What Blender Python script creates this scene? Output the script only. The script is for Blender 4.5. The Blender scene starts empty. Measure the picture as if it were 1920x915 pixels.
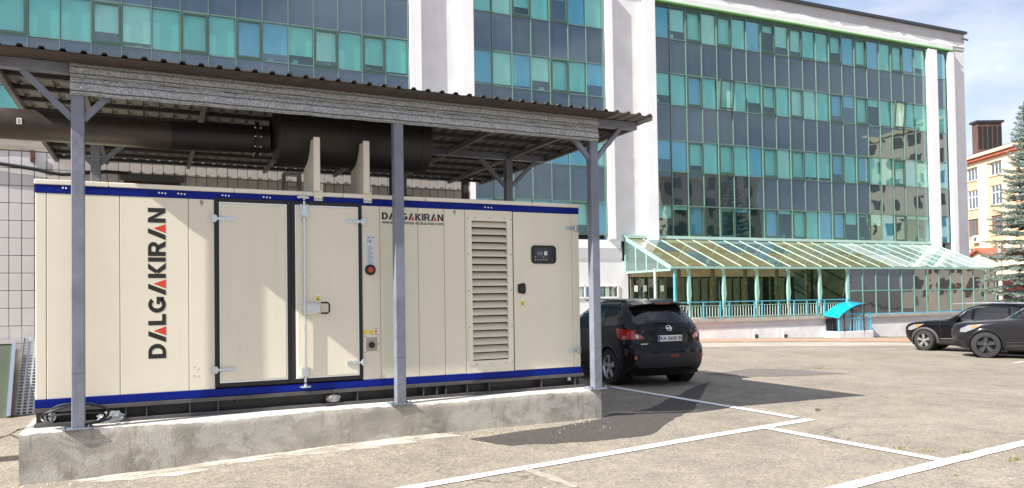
import bpy, bmesh, math, random
import numpy as np
from mathutils import Vector, Matrix
random.seed(7)
S = bpy.context.scene
COL = S.collection
R = math.radians
# ------------------------------------------------------------------ camera
CAMH = 1.65
FPX, YAW, PITCH, ROLL, PPY = 1408.6, 0.447343, 0.022474, -0.014854, 526.56

def cam_axes():
    cy, sy, cp, sp, cr, sr = math.cos(YAW), math.sin(YAW), math.cos(PITCH), math.sin(PITCH), math.cos(ROLL), math.sin(ROLL)
    fwd = np.array([sy*cp, cy*cp, sp]); right = np.array([cy, -sy, 0.]); up = np.cross(right, fwd)
    return cr*right+sr*up, -sr*right+cr*up, fwd
AX_R, AX_U, AX_F = cam_axes()
CAM = np.array([0, 0, CAMH])
cd = bpy.data.cameras.new('camera'); cam = bpy.data.objects.new('camera', cd); COL.objects.link(cam)
S.camera = cam
cd.sensor_width = 36.0; cd.lens = FPX/1920*36.0
cd.shift_y = (PPY-457.5)/1920.0
cd.clip_start = 0.05; cd.clip_end = 3000
cam.matrix_world = Matrix(((AX_R[0], AX_U[0], -AX_F[0], 0), (AX_R[1], AX_U[1], -AX_F[1], 0), (AX_R[2], AX_U[2], -AX_F[2], CAMH), (0, 0, 0, 1)))
# ------------------------------------------------------------------ light
SUN_EL, SUN_AZ = R(39.6), R(80.3+180)          # azimuth clockwise from +Y, where the sun stands
wd = bpy.data.worlds.new('World'); S.world = wd; wd.use_nodes = True
def world_sky():
    nt = wd.node_tree; N = nt.nodes; L = nt.links
    bg = N['Background']
    sky = N.new('ShaderNodeTexSky'); sky.sky_type = 'NISHITA'; sky.sun_disc = False
    sky.sun_elevation = SUN_EL; sky.sun_rotation = SUN_AZ
    sky.air_density = 1.0; sky.dust_density = 1.2; sky.ozone_density = 1.5
    tc = N.new('ShaderNodeTexCoord'); mp = N.new('ShaderNodeMapping'); mp.inputs['Scale'].default_value = (1, 1, 2.6)
    L.new(tc.outputs['Generated'], mp.inputs['Vector'])
    nz = N.new('ShaderNodeTexNoise'); nz.inputs['Scale'].default_value = 2.3; nz.inputs['Detail'].default_value = 7; nz.inputs['Roughness'].default_value = .55
    nz.inputs['Distortion'].default_value = .25
    L.new(mp.outputs[0], nz.inputs['Vector'])
    cr = N.new('ShaderNodeValToRGB'); cr.color_ramp.elements[0].position = .30; cr.color_ramp.elements[1].position = .52
    cr.color_ramp.elements[0].color = (.0, .0, .0, 1); cr.color_ramp.elements[1].color = (.85, .85, .85, 1)
    L.new(nz.outputs['Fac'], cr.inputs[0])
    nz2 = N.new('ShaderNodeTexNoise'); nz2.inputs['Scale'].default_value = 4.6; nz2.inputs['Detail'].default_value = 6
    L.new(mp.outputs[0], nz2.inputs['Vector'])
    cc = N.new('ShaderNodeValToRGB'); cc.color_ramp.elements[0].position = .36; cc.color_ramp.elements[1].position = .64
    cc.color_ramp.elements[0].color = (2.5, 2.8, 3.7, 1); cc.color_ramp.elements[1].color = (5.3, 5.5, 6.2, 1)
    L.new(nz2.outputs['Fac'], cc.inputs[0])
    mx = N.new('ShaderNodeMix'); mx.data_type = 'RGBA'
    L.new(cr.outputs[0], mx.inputs['Factor']); L.new(sky.outputs[0], mx.inputs['A']); L.new(cc.outputs[0], mx.inputs['B'])
    L.new(mx.outputs['Result'], bg.inputs[0]); bg.inputs[1].default_value = 0.09
world_sky()
sd = bpy.data.lights.new('sun', 'SUN'); sun = bpy.data.objects.new('sun', sd); COL.objects.link(sun)
sd.energy = 4.7; sd.angle = R(.5); sd.color = (1, .95, .87)
sdir = Vector((math.sin(SUN_AZ)*math.cos(SUN_EL), math.cos(SUN_AZ)*math.cos(SUN_EL), math.sin(SUN_EL)))
sun.rotation_euler = sdir.to_track_quat('Z', 'Y').to_euler(); sun.location = sdir*60
vs = S.view_settings; vs.view_transform = 'Standard'; vs.look = 'None'; vs.gamma = 1; vs.exposure = 1.12; vs.use_curve_mapping = False

# ------------------------------------------------------------------ pixel -> place
def ray(x, y):
    return AX_R*((x-960)/FPX) - AX_U*((y-PPY)/FPX) + AX_F
def onz(x, y, z): d = ray(x, y); return CAM+d*((z-CAMH)/d[2])
def ony(x, y, Y): d = ray(x, y); return CAM+d*(Y/d[1])
def onx(x, y, X): d = ray(x, y); return CAM+d*(X/d[0])
def onpl(x, y, p, n): d = ray(x, y); n = np.array(n); return CAM+d*(n@(np.array(p)-CAM)/(n@d))
def sstep(a, b, x):
    t = min(1, max(0, (x-a)/(b-a))); return t*t*(3-2*t)
def G(x, y):                                    # height of the ground
    t = x-9.5; z = -.024*(t+math.sqrt(t*t+9))/2+.0055
    z += .115*sstep(-1.2, 3.0, x)*math.exp(-((y-8.3)/.75)**2)*(1-sstep(5.2, 7.2, x))
    z += .05*sstep(9, 13, y)*(1-sstep(2, 5, x))
    return z
def ong(x, y):
    z = 0.
    for _ in range(12): p = onz(x, y, z); z = G(p[0], p[1])
    return p
# ------------------------------------------------------------------ materials
MATS = {}
def mat(name, base, rough=.6, metal=0., var=.0, scale=4., bump=0., bscale=60., spec=.5, coat=0., kind='noise', tint=None, stretch=None, rvar=0.):
    if name in MATS: return MATS[name]
    m = bpy.data.materials.new(name); m.use_nodes = True; MATS[name] = m
    N = m.node_tree.nodes; L = m.node_tree.links; P = N['Principled BSDF']
    P.inputs['Base Color'].default_value = (*base, 1); P.inputs['Roughness'].default_value = rough; P.inputs['Metallic'].default_value = metal
    P.inputs['Specular IOR Level'].default_value = spec
    if coat: P.inputs['Coat Weight'].default_value = coat; P.inputs['Coat Roughness'].default_value = .04
    tc = N.new('ShaderNodeTexCoord'); src = tc.outputs['Object']
    if stretch:
        mp = N.new('ShaderNodeMapping'); mp.inputs['Scale'].default_value = stretch; L.new(src, mp.inputs[0]); src = mp.outputs[0]
    if var or rvar:
        if kind == 'voronoi':
            t = N.new('ShaderNodeTexVoronoi'); t.inputs['Scale'].default_value = scale; L.new(src, t.inputs['Vector'])
            sp = N.new('ShaderNodeSeparateColor'); L.new(t.outputs['Color'], sp.inputs[0]); fac = sp.outputs[0]
        else:
            t = N.new('ShaderNodeTexNoise'); t.inputs['Scale'].default_value = scale; t.inputs['Detail'].default_value = 6; t.inputs['Roughness'].default_value = .6
            L.new(src, t.inputs['Vector']); fac = t.outputs['Fac']
        cr = N.new('ShaderNodeValToRGB'); L.new(fac, cr.inputs[0])
        lo = tint if tint else tuple(c*(1-var) for c in base)
        hi = tuple(min(1, c*(1+var)) for c in base)
        cr.color_ramp.elements[0].position = .3; cr.color_ramp.elements[1].position = .7
        cr.color_ramp.elements[0].color = (*lo, 1); cr.color_ramp.elements[1].color = (*hi, 1)
        if var: L.new(cr.outputs[0], P.inputs['Base Color'])
        if rvar:
            mr = N.new('ShaderNodeMapRange'); mr.inputs['To Min'].default_value = max(0, rough-rvar); mr.inputs['To Max'].default_value = min(1, rough+rvar)
            L.new(fac, mr.inputs[0]); L.new(mr.outputs[0], P.inputs['Roughness'])
    if bump:
        t2 = N.new('ShaderNodeTexNoise'); t2.inputs['Scale'].default_value = bscale; t2.inputs['Detail'].default_value = 4; L.new(src, t2.inputs['Vector'])
        b = N.new('ShaderNodeBump'); b.inputs['Strength'].default_value = bump; b.inputs['Distance'].default_value = .02
        L.new(t2.outputs['Fac'], b.inputs['Height']); L.new(b.outputs[0], P.inputs['Normal'])
    return m
def wavy(m, scale, strength, dist=.05, stretch=None):
    N = m.node_tree.nodes; L = m.node_tree.links
    tc = N.new('ShaderNodeTexCoord'); oi = N.new('ShaderNodeObjectInfo')
    ad = N.new('ShaderNodeVectorMath'); ad.operation = 'ADD'
    ml = N.new('ShaderNodeVectorMath'); ml.operation = 'SCALE'; ml.inputs[0].default_value = (37, 17, 53); L.new(oi.outputs['Random'], ml.inputs['Scale'])
    L.new(tc.outputs['Object'], ad.inputs[0]); L.new(ml.outputs[0], ad.inputs[1])
    t = N.new('ShaderNodeTexNoise'); t.inputs['Scale'].default_value = scale; t.inputs['Detail'].default_value = 1
    L.new(ad.outputs[0], t.inputs['Vector'])
    b = N.new('ShaderNodeBump'); b.inputs['Strength'].default_value = strength; b.inputs['Distance'].default_value = dist
    L.new(t.outputs['Fac'], b.inputs['Height'])
    return b.outputs[0]
def glass(name, tint, refl=.16, rough=.01, wave=.0, wscale=1.2, body=None, bodyfac=0.):
    """thin pane: tinted see-through + mirror of the sky and what stands opposite"""
    if name in MATS: return MATS[name]
    m = bpy.data.materials.new(name); m.use_nodes = True; MATS[name] = m
    N = m.node_tree.nodes; L = m.node_tree.links; N.remove(N['Principled BSDF'])
    out = N['Material Output']
    tr = N.new('ShaderNodeBsdfTransparent'); tr.inputs[0].default_value = (*tint, 1)
    gl = N.new('ShaderNodeBsdfGlossy'); gl.inputs['Roughness'].default_value = rough; gl.inputs[0].default_value = (.9, .97, 1, 1)
    lw = N.new('ShaderNodeLayerWeight'); lw.inputs[0].default_value = .5; pw = N.new('ShaderNodeMath'); pw.operation = 'POWER'; pw.inputs[1].default_value = 4.5; L.new(lw.outputs['Facing'], pw.inputs[0])
    mr = N.new('ShaderNodeMapRange'); mr.inputs['To Min'].default_value = refl; mr.inputs['To Max'].default_value = 1; L.new(pw.outputs[0], mr.inputs[0])
    mx = N.new('ShaderNodeMixShader'); L.new(mr.outputs[0], mx.inputs[0])
    a = tr.outputs[0]
    if body:
        df = N.new('ShaderNodeBsdfDiffuse'); df.inputs[0].default_value = (*body, 1)
        m2 = N.new('ShaderNodeMixShader'); m2.inputs[0].default_value = bodyfac; L.new(a, m2.inputs[1]); L.new(df.outputs[0], m2.inputs[2]); a = m2.outputs[0]
    L.new(a, mx.inputs[1]); L.new(gl.outputs[0], mx.inputs[2])
    if wave: L.new(wavy(m, wscale, wave), gl.inputs['Normal'])
    L.new(mx.outputs[0], out.inputs[0])
    return m
def mirror(name, base, refl=.3, wave=.0, wscale=1.2, gcol=(.85, .93, 1)):
    """opaque dark reflecting panel"""
    if name in MATS: return MATS[name]
    m = bpy.data.materials.new(name); m.use_nodes = True; MATS[name] = m
    N = m.node_tree.nodes; L = m.node_tree.links; N.remove(N['Principled BSDF'])
    df = N.new('ShaderNodeBsdfDiffuse'); df.inputs[0].default_value = (*base, 1)
    gl = N.new('ShaderNodeBsdfGlossy'); gl.inputs['Roughness'].default_value = .012; gl.inputs[0].default_value = (*gcol, 1)
    lw = N.new('ShaderNodeLayerWeight'); lw.inputs[0].default_value = .5; pw = N.new('ShaderNodeMath'); pw.operation = 'POWER'; pw.inputs[1].default_value = 4.5; L.new(lw.outputs['Facing'], pw.inputs[0])
    mr = N.new('ShaderNodeMapRange'); mr.inputs['To Min'].default_value = refl; mr.inputs['To Max'].default_value = 1; L.new(pw.outputs[0], mr.inputs[0])
    mx = N.new('ShaderNodeMixShader'); L.new(mr.outputs[0], mx.inputs[0]); L.new(df.outputs[0], mx.inputs[1]); L.new(gl.outputs[0], mx.inputs[2])
    if wave: L.new(wavy(m, wscale, wave), gl.inputs['Normal'])
    L.new(mx.outputs[0], N['Material Output'].inputs[0])
    return m
def flecks(m, sc, a, b, col, st=(1, 1, 1), amount=1., det=8, ro=.7, dis=.4):
    N = m.node_tree.nodes; L = m.node_tree.links; P = N['Principled BSDF']; tc = N.new('ShaderNodeTexCoord'); mp = N.new('ShaderNodeMapping'); mp.inputs['Scale'].default_value = st; L.new(tc.outputs['Object'], mp.inputs[0])
    t = N.new('ShaderNodeTexNoise'); t.inputs['Scale'].default_value = sc; t.inputs['Detail'].default_value = det; t.inputs['Roughness'].default_value = ro; t.inputs['Distortion'].default_value = dis; L.new(mp.outputs[0], t.inputs['Vector'])
    r = N.new('ShaderNodeValToRGB'); r.color_ramp.elements[0].position = a; r.color_ramp.elements[1].position = b; r.color_ramp.elements[1].color = (amount, amount, amount, 1); L.new(t.outputs['Fac'], r.inputs[0])
    x = N.new('ShaderNodeMix'); x.data_type = 'RGBA'; L.new(r.outputs[0], x.inputs['Factor']); x.inputs['B'].default_value = (*col, 1)
    if P.inputs['Base Color'].links: L.new(P.inputs['Base Color'].links[0].from_socket, x.inputs['A'])
    else: x.inputs['A'].default_value = P.inputs['Base Color'].default_value
    L.new(x.outputs['Result'], P.inputs['Base Color']); return m
# ------------------------------------------------------------------ mesh helpers
class MB:
    def __init__(s): s.v = []; s.f = []; s.mi = []; s.cur = 0
    def add(s, vs, fs):
        o = len(s.v); s.v += [tuple(map(float, p)) for p in vs]; s.f += [tuple(o+i for i in f) for f in fs]; s.mi += [s.cur]*len(fs); return s
    def box(s, x0, x1, y0, y1, z0, z1):
        if x0 > x1: x0, x1 = x1, x0
        if y0 > y1: y0, y1 = y1, y0
        if z0 > z1: z0, z1 = z1, z0
        return s.add([(x0, y0, z0), (x1, y0, z0), (x1, y1, z0), (x0, y1, z0), (x0, y0, z1), (x1, y0, z1), (x1, y1, z1), (x0, y1, z1)],
                     [(0, 3, 2, 1), (4, 5, 6, 7), (0, 1, 5, 4), (1, 2, 6, 5), (2, 3, 7, 6), (3, 0, 4, 7)])
    def bar(s, a, b, w, h, up=(0, 0, 1)):
        a = Vector(a); b = Vector(b); d = (b-a).normalized(); u = Vector(up)
        if abs(d.dot(u)) > .98: u = Vector((0, 1, 0))
        sx = d.cross(u).normalized(); u = sx.cross(d)
        q = [sx*(i*w/2)+u*(j*h/2) for i, j in ((-1, -1), (1, -1), (1, 1), (-1, 1))]
        return s.add([a+k for k in q]+[b+k for k in q], [(3, 2, 1, 0), (4, 5, 6, 7), (0, 1, 5, 4), (1, 2, 6, 5), (2, 3, 7, 6), (3, 0, 4, 7)])
    def tube(s, pts, r, n=10, caps=True):
        P = [Vector(p) for p in pts]; rs = r if isinstance(r, (list, tuple)) else [r]*len(P); o = []; 
        prev = None
        for i, p in enumerate(P):
            d = (P[min(i+1, len(P)-1)]-P[max(i-1, 0)]).normalized()
            if prev is None:
                u = Vector((0, 0, 1)) if abs(d.z) < .9 else Vector((1, 0, 0))
                a = d.cross(u).normalized()
            else: a = (prev-d*prev.dot(d)).normalized()
            prev = a; b = d.cross(a)
            o += [p+(a*math.cos(t)+b*math.sin(t))*rs[i] for t in [2*math.pi*k/n for k in range(n)]]
        f = []
        for i in range(len(P)-1):
            for k in range(n): f.append((i*n+k, i*n+(k+1) % n, (i+1)*n+(k+1) % n, (i+1)*n+k))
        if caps: f.append(tuple(range(n-1, -1, -1))); f.append(tuple((len(P)-1)*n+k for k in range(n)))
        return s.add(o, f)
    def cyl(s, a, b, r, n=16, r2=None): return s.tube([a, b], [r, r if r2 is None else r2], n)
    def lathe(s, prof, a, d, n=24):            # prof: (radius, along)
        a = Vector(a); d = Vector(d).normalized(); u = Vector((0, 0, 1)) if abs(d.z) < .9 else Vector((1, 0, 0))
        x = d.cross(u).normalized(); y = d.cross(x); o = []
        for r, t in prof: o += [a+d*t+(x*math.cos(q)+y*math.sin(q))*r for q in [2*math.pi*k/n for k in range(n)]]
        f = [(i*n+k, i*n+(k+1) % n, (i+1)*n+(k+1) % n, (i+1)*n+k) for i in range(len(prof)-1) for k in range(n)]
        return s.add(o, f)
    def prism(s, poly, fn, t0, t1):            # poly 2D, fn(u,v,t)->xyz
        n = len(poly); vs = [fn(u, v, t0) for u, v in poly]+[fn(u, v, t1) for u, v in poly]
        return s.add(vs, [tuple(range(n-1, -1, -1)), tuple(range(n, 2*n))]+[(i, (i+1) % n, n+(i+1) % n, n+i) for i in range(n)])
    def mesh(s, name, mats, smooth=False, bevel=0):
        me = bpy.data.meshes.new(name); me.from_pydata(s.v, [], s.f)
        for m in (mats if isinstance(mats, (list, tuple)) else [mats]): me.materials.append(m)
        if any(s.mi): me.polygons.foreach_set('material_index', s.mi)
        bm = bmesh.new(); bm.from_mesh(me); bmesh.ops.recalc_face_normals(bm, faces=bm.faces)
        if bevel: bmesh.ops.bevel(bm, geom=[e for e in bm.edges if len(e.link_faces) == 2 and e.calc_face_angle(0) > .5], offset=bevel, segments=1, affect='EDGES', clamp_overlap=True)
        bm.to_mesh(me); bm.free()
        if smooth: smoothed(me)
        me.update(); return me
    def obj(s, name, mats, parent=None, smooth=False, bevel=0, loc=None):
        return link(name, s.mesh(name, mats, smooth, bevel), parent, loc)
def smoothed(me, ang=35):
    me.polygons.foreach_set('use_smooth', [True]*len(me.polygons))
    bm = bmesh.new(); bm.from_mesh(me)
    for e in bm.edges: e.smooth = not (len(e.link_faces) == 2 and e.calc_face_angle(0) > R(ang))
    bm.to_mesh(me); bm.free()
def link(name, me, parent=None, loc=None):
    o = bpy.data.objects.new(name, me); COL.objects.link(o)
    if parent is not None: o.parent = parent
    if loc is not None: o.location = loc
    return o
def thing(name, label, cat, loc=(0, 0, 0), rz=0, group=None):
    o = bpy.data.objects.new(name, None); COL.objects.link(o); o.empty_display_size = .2
    o.location = loc; o.rotation_euler = (0, 0, rz); tag(o, label, cat, group); return o
def tag(o, label, cat, group=None):
    o['label'] = label; o['category'] = cat
    if group: o['group'] = group
    return o
def struct(o): o['kind'] = 'structure'; return o
def stuff(o): o['kind'] = 'stuff'; return o
def textmesh(txt, size, bold=0., sx=1.):
    c = bpy.data.curves.new('t', 'FONT'); c.body = txt; c.size = size; c.offset = bold; c.align_x = 'LEFT'; c.resolution_u = 3
    o = bpy.data.objects.new('t', c); COL.objects.link(o)
    dg = bpy.context.evaluated_depsgraph_get(); me = bpy.data.meshes.new_from_object(o.evaluated_get(dg))
    bpy.data.objects.remove(o); bpy.data.curves.remove(c)
    xs = [v.co.x for v in me.vertices]; ys = [v.co.y for v in me.vertices]; x0 = min(xs); y0 = min(ys)
    for v in me.vertices: v.co = ((v.co.x-x0)*sx, v.co.y-y0, 0)
    return me, (max(xs)-x0)*sx, max(ys)-y0
# ================================================================== ground
def ground_mat():
    m = bpy.data.materials.new('old_asphalt'); m.use_nodes = True; MATS['old_asphalt'] = m
    N = m.node_tree.nodes; L = m.node_tree.links; P = N['Principled BSDF']; P.inputs['Roughness'].default_value = .92; P.inputs['Specular IOR Level'].default_value = .2
    tc = N.new('ShaderNodeTexCoord')
    def noise(sc, det=6, ro=.6, dis=0):
        t = N.new('ShaderNodeTexNoise'); t.inputs['Scale'].default_value = sc; t.inputs['Detail'].default_value = det; t.inputs['Roughness'].default_value = ro; t.inputs['Distortion'].default_value = dis
        L.new(tc.outputs['Object'], t.inputs['Vector']); return t.outputs['Fac']
    def ramp(f, a, b, pa=.3, pb=.7):
        r = N.new('ShaderNodeValToRGB'); r.color_ramp.elements[0].position = pa; r.color_ramp.elements[1].position = pb
        r.color_ramp.elements[0].color = (*a, 1); r.color_ramp.elements[1].color = (*b, 1); L.new(f, r.inputs[0]); return r.outputs[0]
    def mix(f, a, b, mode='MIX'):
        x = N.new('ShaderNodeMix'); x.data_type = 'RGBA'; x.blend_type = mode
        if isinstance(f, float): x.inputs['Factor'].default_value = f
        else: L.new(f, x.inputs['Factor'])
        L.new(a, x.inputs['A']); L.new(b, x.inputs['B']); return x.outputs['Result']
    big = ramp(noise(.35, 5, .6, .6), (.258, .230, .193), (.322, .290, .248), .3, .7)
    mid = ramp(noise(2.2, 7), (.82, .82, .84), (1.12, 1.1, 1.06))
    c = mix(1.0, big, mid, 'MULTIPLY')
    v = N.new('ShaderNodeTexVoronoi'); v.inputs['Scale'].default_value = 75; L.new(tc.outputs['Object'], v.inputs['Vector'])
    sp = N.new('ShaderNodeSeparateColor'); L.new(v.outputs['Color'], sp.inputs[0])
    grain = ramp(sp.outputs[0], (.58, .57, .56), (1.32, 1.30, 1.27), .0, 1.)
    c = mix(.8, c, mix(1., c, grain, 'MULTIPLY'))
    v3 = N.new('ShaderNodeTexVoronoi'); v3.inputs['Scale'].default_value = 26; L.new(tc.outputs['Object'], v3.inputs['Vector'])
    sp3 = N.new('ShaderNodeSeparateColor'); L.new(v3.outputs['Color'], sp3.inputs[0])
    c = mix(.4, c, mix(1., c, ramp(sp3.outputs[1], (.66, .66, .66), (1.25, 1.24, 1.22), 0, 1), 'MULTIPLY'))
    # cracks
    v2 = N.new('ShaderNodeTexVoronoi'); v2.feature = 'DISTANCE_TO_EDGE'; v2.inputs['Scale'].default_value = .42
    dn = N.new('ShaderNodeTexNoise'); dn.inputs['Scale'].default_value = 1.6; dn.inputs['Detail'].default_value = 6; L.new(tc.outputs['Object'], dn.inputs['Vector'])
    ad = N.new('ShaderNodeVectorMath'); ad.operation = 'MULTIPLY_ADD'; ad.inputs[1].default_value = (1.1, 1.1, 0); L.new(dn.outputs['Color'], ad.inputs[0]); L.new(tc.outputs['Object'], ad.inputs[2]); L.new(ad.outputs[0], v2.inputs['Vector'])
    ck = ramp(v2.outputs['Distance'], (1, 1, 1), (0, 0, 0), .0015, .007)
    mk = ramp(noise(.5, 3), (0, 0, 0), (.65, .65, .65), .5, .62)
    fm = N.new('ShaderNodeMath'); fm.operation = 'MULTIPLY'
    L.new(ck, fm.inputs[0]); L.new(mk, fm.inputs[1])
    dk = N.new('ShaderNodeRGB'); dk.outputs[0].default_value = (.085, .075, .06, 1)
    c = mix(fm.outputs[0], c, dk.outputs[0])
    # dusty pale stains and faint oil drips
    st = ramp(noise(.9, 8, .7, 1.2), (0, 0, 0), (.35, .35, .35), .6, .75); wh = N.new('ShaderNodeRGB'); wh.outputs[0].default_value = (.44, .41, .37, 1)
    c = mix(st, c, wh.outputs[0])
    ol = ramp(noise(1.7, 3, .4, .3), (0, 0, 0), (.4, .4, .4), .68, .8); ob = N.new('ShaderNodeRGB'); ob.outputs[0].default_value = (.10, .085, .07, 1)
    c = mix(ol, c, ob.outputs[0])
    L.new(c, P.inputs['Base Color'])
    b = N.new('ShaderNodeBump'); b.inputs['Strength'].default_value = .55; b.inputs['Distance'].default_value = .012
    L.new(sp.outputs[1], b.inputs['Height']); L.new(b.outputs[0], P.inputs['Normal'])
    return m
GM = ground_mat()
def axis_vals(lo, hi, step, far, n=16):
    a = list(np.arange(lo, hi+1e-6, step)); k = step
    out = []; x = hi
    for i in range(n): k *= 1.55; x += k; out.append(x)
    out = [v for v in out if v < far]+[far]
    left = []; x = lo; k = step
    for i in range(n): k *= 1.55; x -= k; left.append(x)
    left = [v for v in left if v > -far]+[-far]
    return sorted(left)+a+out
def sheet(xs, ys, dz=0., zf=G):
    mb = MB(); nx, ny = len(xs), len(ys)
    vs = [(x, y, zf(x, y)+dz) for y in ys for x in xs]
    mb.add(vs, [(j*nx+i, j*nx+i+1, (j+1)*nx+i+1, (j+1)*nx+i) for j in range(ny-1) for i in range(nx-1)]); return mb
def GZ(x, y): return max(G(x, y), -1.2)
struct(sheet(axis_vals(-4, 15, .25, 900), axis_vals(1, 14.5, .25, 900), 0, GZ).obj('ground', GM, smooth=True))
def drape(poly, step=.25, dz=.004, z=GZ):      # polygon laid on the ground as a thin sheet
    bm = bmesh.new(); f = bm.faces.new([bm.verts.new((p[0], p[1], 0)) for p in poly])
    xs = [p[0] for p in poly]; ys = [p[1] for p in poly]
    for ax, lo, hi in ((0, min(xs), max(xs)), (1, min(ys), max(ys))):
        k = math.ceil(lo/step)*step
        while k < hi:
            co = (k, 0, 0) if ax == 0 else (0, k, 0); no = (1, 0, 0) if ax == 0 else (0, 1, 0)
            bmesh.ops.bisect_plane(bm, geom=bm.verts[:]+bm.edges[:]+bm.faces[:], plane_co=co, plane_no=no); k += step
    for v in bm.verts: v.co.z = z(v.co.x, v.co.y)+dz
    bmesh.ops.recalc_face_normals(bm, faces=bm.faces)
    if bm.faces[0].normal.z < 0: bmesh.ops.reverse_faces(bm, faces=bm.faces)
    me = bpy.data.meshes.new('drape'); bm.to_mesh(me); bm.free(); return me
def draped(name, poly, m, step=.25, dz=.004, kind=True):
    me = drape(poly, step, dz); me.materials.append(m); me.name = name
    o = link(name, me); struct(o); return o
def gp(x, y): p = ong(x, y); return (p[0], p[1])
def jag(poly, amp, n=6):
    out = []
    for i in range(len(poly)):
        a = poly[i]; b = poly[(i+1) % len(poly)]
        for k in range(n):
            t = k/n; out.append((a[0]+(b[0]-a[0])*t+random.uniform(-amp, amp), a[1]+(b[1]-a[1])*t+random.uniform(-amp, amp)))
    return out
M_patch = mat('asphalt_patch_and_shade', (.07, .062, .057), .9, var=.35, scale=30, bump=.6, bscale=120)  # repair asphalt, its colour darkened further to deepen the shelter's shadow
M_patch2 = mat('asphalt_patch_far', (.15, .13, .115), .9, var=.3, scale=12, bump=.4)
draped('asphalt_repair', jag([gp(880, 822), gp(1080, 795), gp(1129, 783), gp(1220, 765), gp(1260, 745), gp(1330, 715), gp(1305, 765), gp(1262, 788), gp(1225, 815), gp(1100, 829), gp(960, 836)], .03), M_patch, .2, .004)
draped('asphalt_repair', jag([gp(1325, 702), gp(1400, 692), gp(1470, 692), gp(1592, 701), gp(1500, 705), gp(1400, 707)], .04, 4), M_patch2, .4, .004)
M_pale = mat('cement_spill', (.55, .50, .42), .95, var=.25, scale=7, bump=.5, bscale=40)
def feather(m, sc, a, b):
    N = m.node_tree.nodes; L = m.node_tree.links; tc = N.new('ShaderNodeTexCoord'); t = N.new('ShaderNodeTexNoise'); t.inputs['Scale'].default_value = sc; t.inputs['Detail'].default_value = 9; t.inputs['Roughness'].default_value = .7; t.inputs['Distortion'].default_value = .6
    mp = N.new('ShaderNodeMapping'); mp.inputs['Scale'].default_value = (.45, 1.6, 1); L.new(tc.outputs['Object'], mp.inputs[0]); L.new(mp.outputs[0], t.inputs['Vector'])
    r = N.new('ShaderNodeValToRGB'); r.color_ramp.elements[0].position = a; r.color_ramp.elements[1].position = b; L.new(t.outputs['Fac'], r.inputs[0]); L.new(r.outputs[0], N['Principled BSDF'].inputs['Alpha'])
feather(M_pale, 3.2, .40, .56)
draped('cement_spill', jag([gp(140, 902), gp(250, 884), gp(420, 857), gp(600, 833), gp(740, 815), gp(800, 812), gp(870, 817), gp(780, 831), gp(690, 842), gp(640, 846), gp(560, 856), gp(430, 872), gp(330, 893), gp(180, 905)], .035), M_pale, .2, .004)
def paint_mat():
    m = mat('road_paint', (.80, .80, .79), .55, var=.06, scale=9, bump=.25, bscale=150)
    # worn flecks where the stones show
    N = m.node_tree.nodes; L = m.node_tree.links; P = N['Principled BSDF']
    src = P.inputs['Base Color'].links[0].from_socket
    t = N.new('ShaderNodeTexNoise'); t.inputs['Scale'].default_value = 55; t.inputs['Detail'].default_value = 5; t.inputs['Roughness'].default_value = .75
    tc = N.new('ShaderNodeTexCoord'); L.new(tc.outputs['Object'], t.inputs['Vector'])
    r = N.new('ShaderNodeValToRGB'); r.color_ramp.elements[0].position = .60; r.color_ramp.elements[1].position = .68; L.new(t.outputs['Fac'], r.inputs[0])
    x = N.new('ShaderNodeMix'); x.data_type = 'RGBA'; L.new(r.outputs[0], x.inputs['Factor']); L.new(src, x.inputs['A']); x.inputs['B'].default_value = (.4, .37, .32, 1)
    L.new(x.outputs['Result'], P.inputs['Base Color']); return m
M_paint = paint_mat()
def stripe(a, b, w, dz=.008, m=None, jit=.006):
    a = Vector(a); b = Vector(b); d = (b-a).normalized(); n = Vector((-d.y, d.x))*w/2; L = (b-a).length; k = max(2, int(L/.12))
    e1 = [a+n+d*(L*i/k)+n.normalized()*random.uniform(-jit, jit) for i in range(k+1)]; e2 = [a-n+d*(L*i/k)+n.normalized()*random.uniform(-jit, jit) for i in range(k+1)]
    return draped('road_marking', [tuple(p) for p in e1+e2[::-1]], m or M_paint, .25, dz)
stripe(gp(640, 938), gp(1520, 787), .145)
stripe(gp(1145, 726), gp(1492, 784), .145, .0105)
stripe(gp(1424, 801), gp(1775, 866), .145, .0105)
stripe(gp(1540, 925), gp(2080, 795), .15)
M_paint2 = mat('road_paint_worn', (.62, .60, .56), .7, var=.25, scale=10)
stripe(gp(1650, 653), gp(1770, 656.5), .1, .006, M_paint2); stripe(gp(1785, 667.5), gp(1830, 669.5), .1, .006, M_paint2)
stripe(gp(1900, 681), gp(2010, 664), .1, .006, M_paint2); stripe(gp(1540, 641), gp(1660, 640), .12, .006, M_paint2)
stripe(gp(1390, 641), gp(1470, 640), .1, .006, M_paint2)
draped('worn_crack_filler', jag([gp(975, 879), gp(990, 878), gp(1040, 893), gp(1085, 912), gp(1075, 916), gp(1020, 897)], .012, 4), mat('crack_filler', (.34, .31, .265), .95, var=.3, scale=14), .2, .005)
# brick-red paved walk before the building, with kerb line
M_pav = mat('pink_paving', (.45, .25, .17), .9, var=.22, scale=3, bump=.3, bscale=30)
draped('paved_walk', [gp(1180, 644), gp(1320, 641.5), gp(1500, 640), gp(1700, 641), gp(1800, 640.5), gp(1800, 634), gp(1560, 636), gp(1330, 635), gp(1200, 635)], M_pav, 1., .012)
M_pale2 = mat('pale_apron', (.36, .33, .28), .95, var=.2, scale=1.2)
draped('paved_apron', [gp(1200, 653), gp(1400, 650), gp(1700, 648), gp(1860, 650), gp(1860, 642), gp(1700, 642.5), gp(1500, 641.5), gp(1320, 643), gp(1190, 645.5)], M_pale2, 1., .005)
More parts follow.
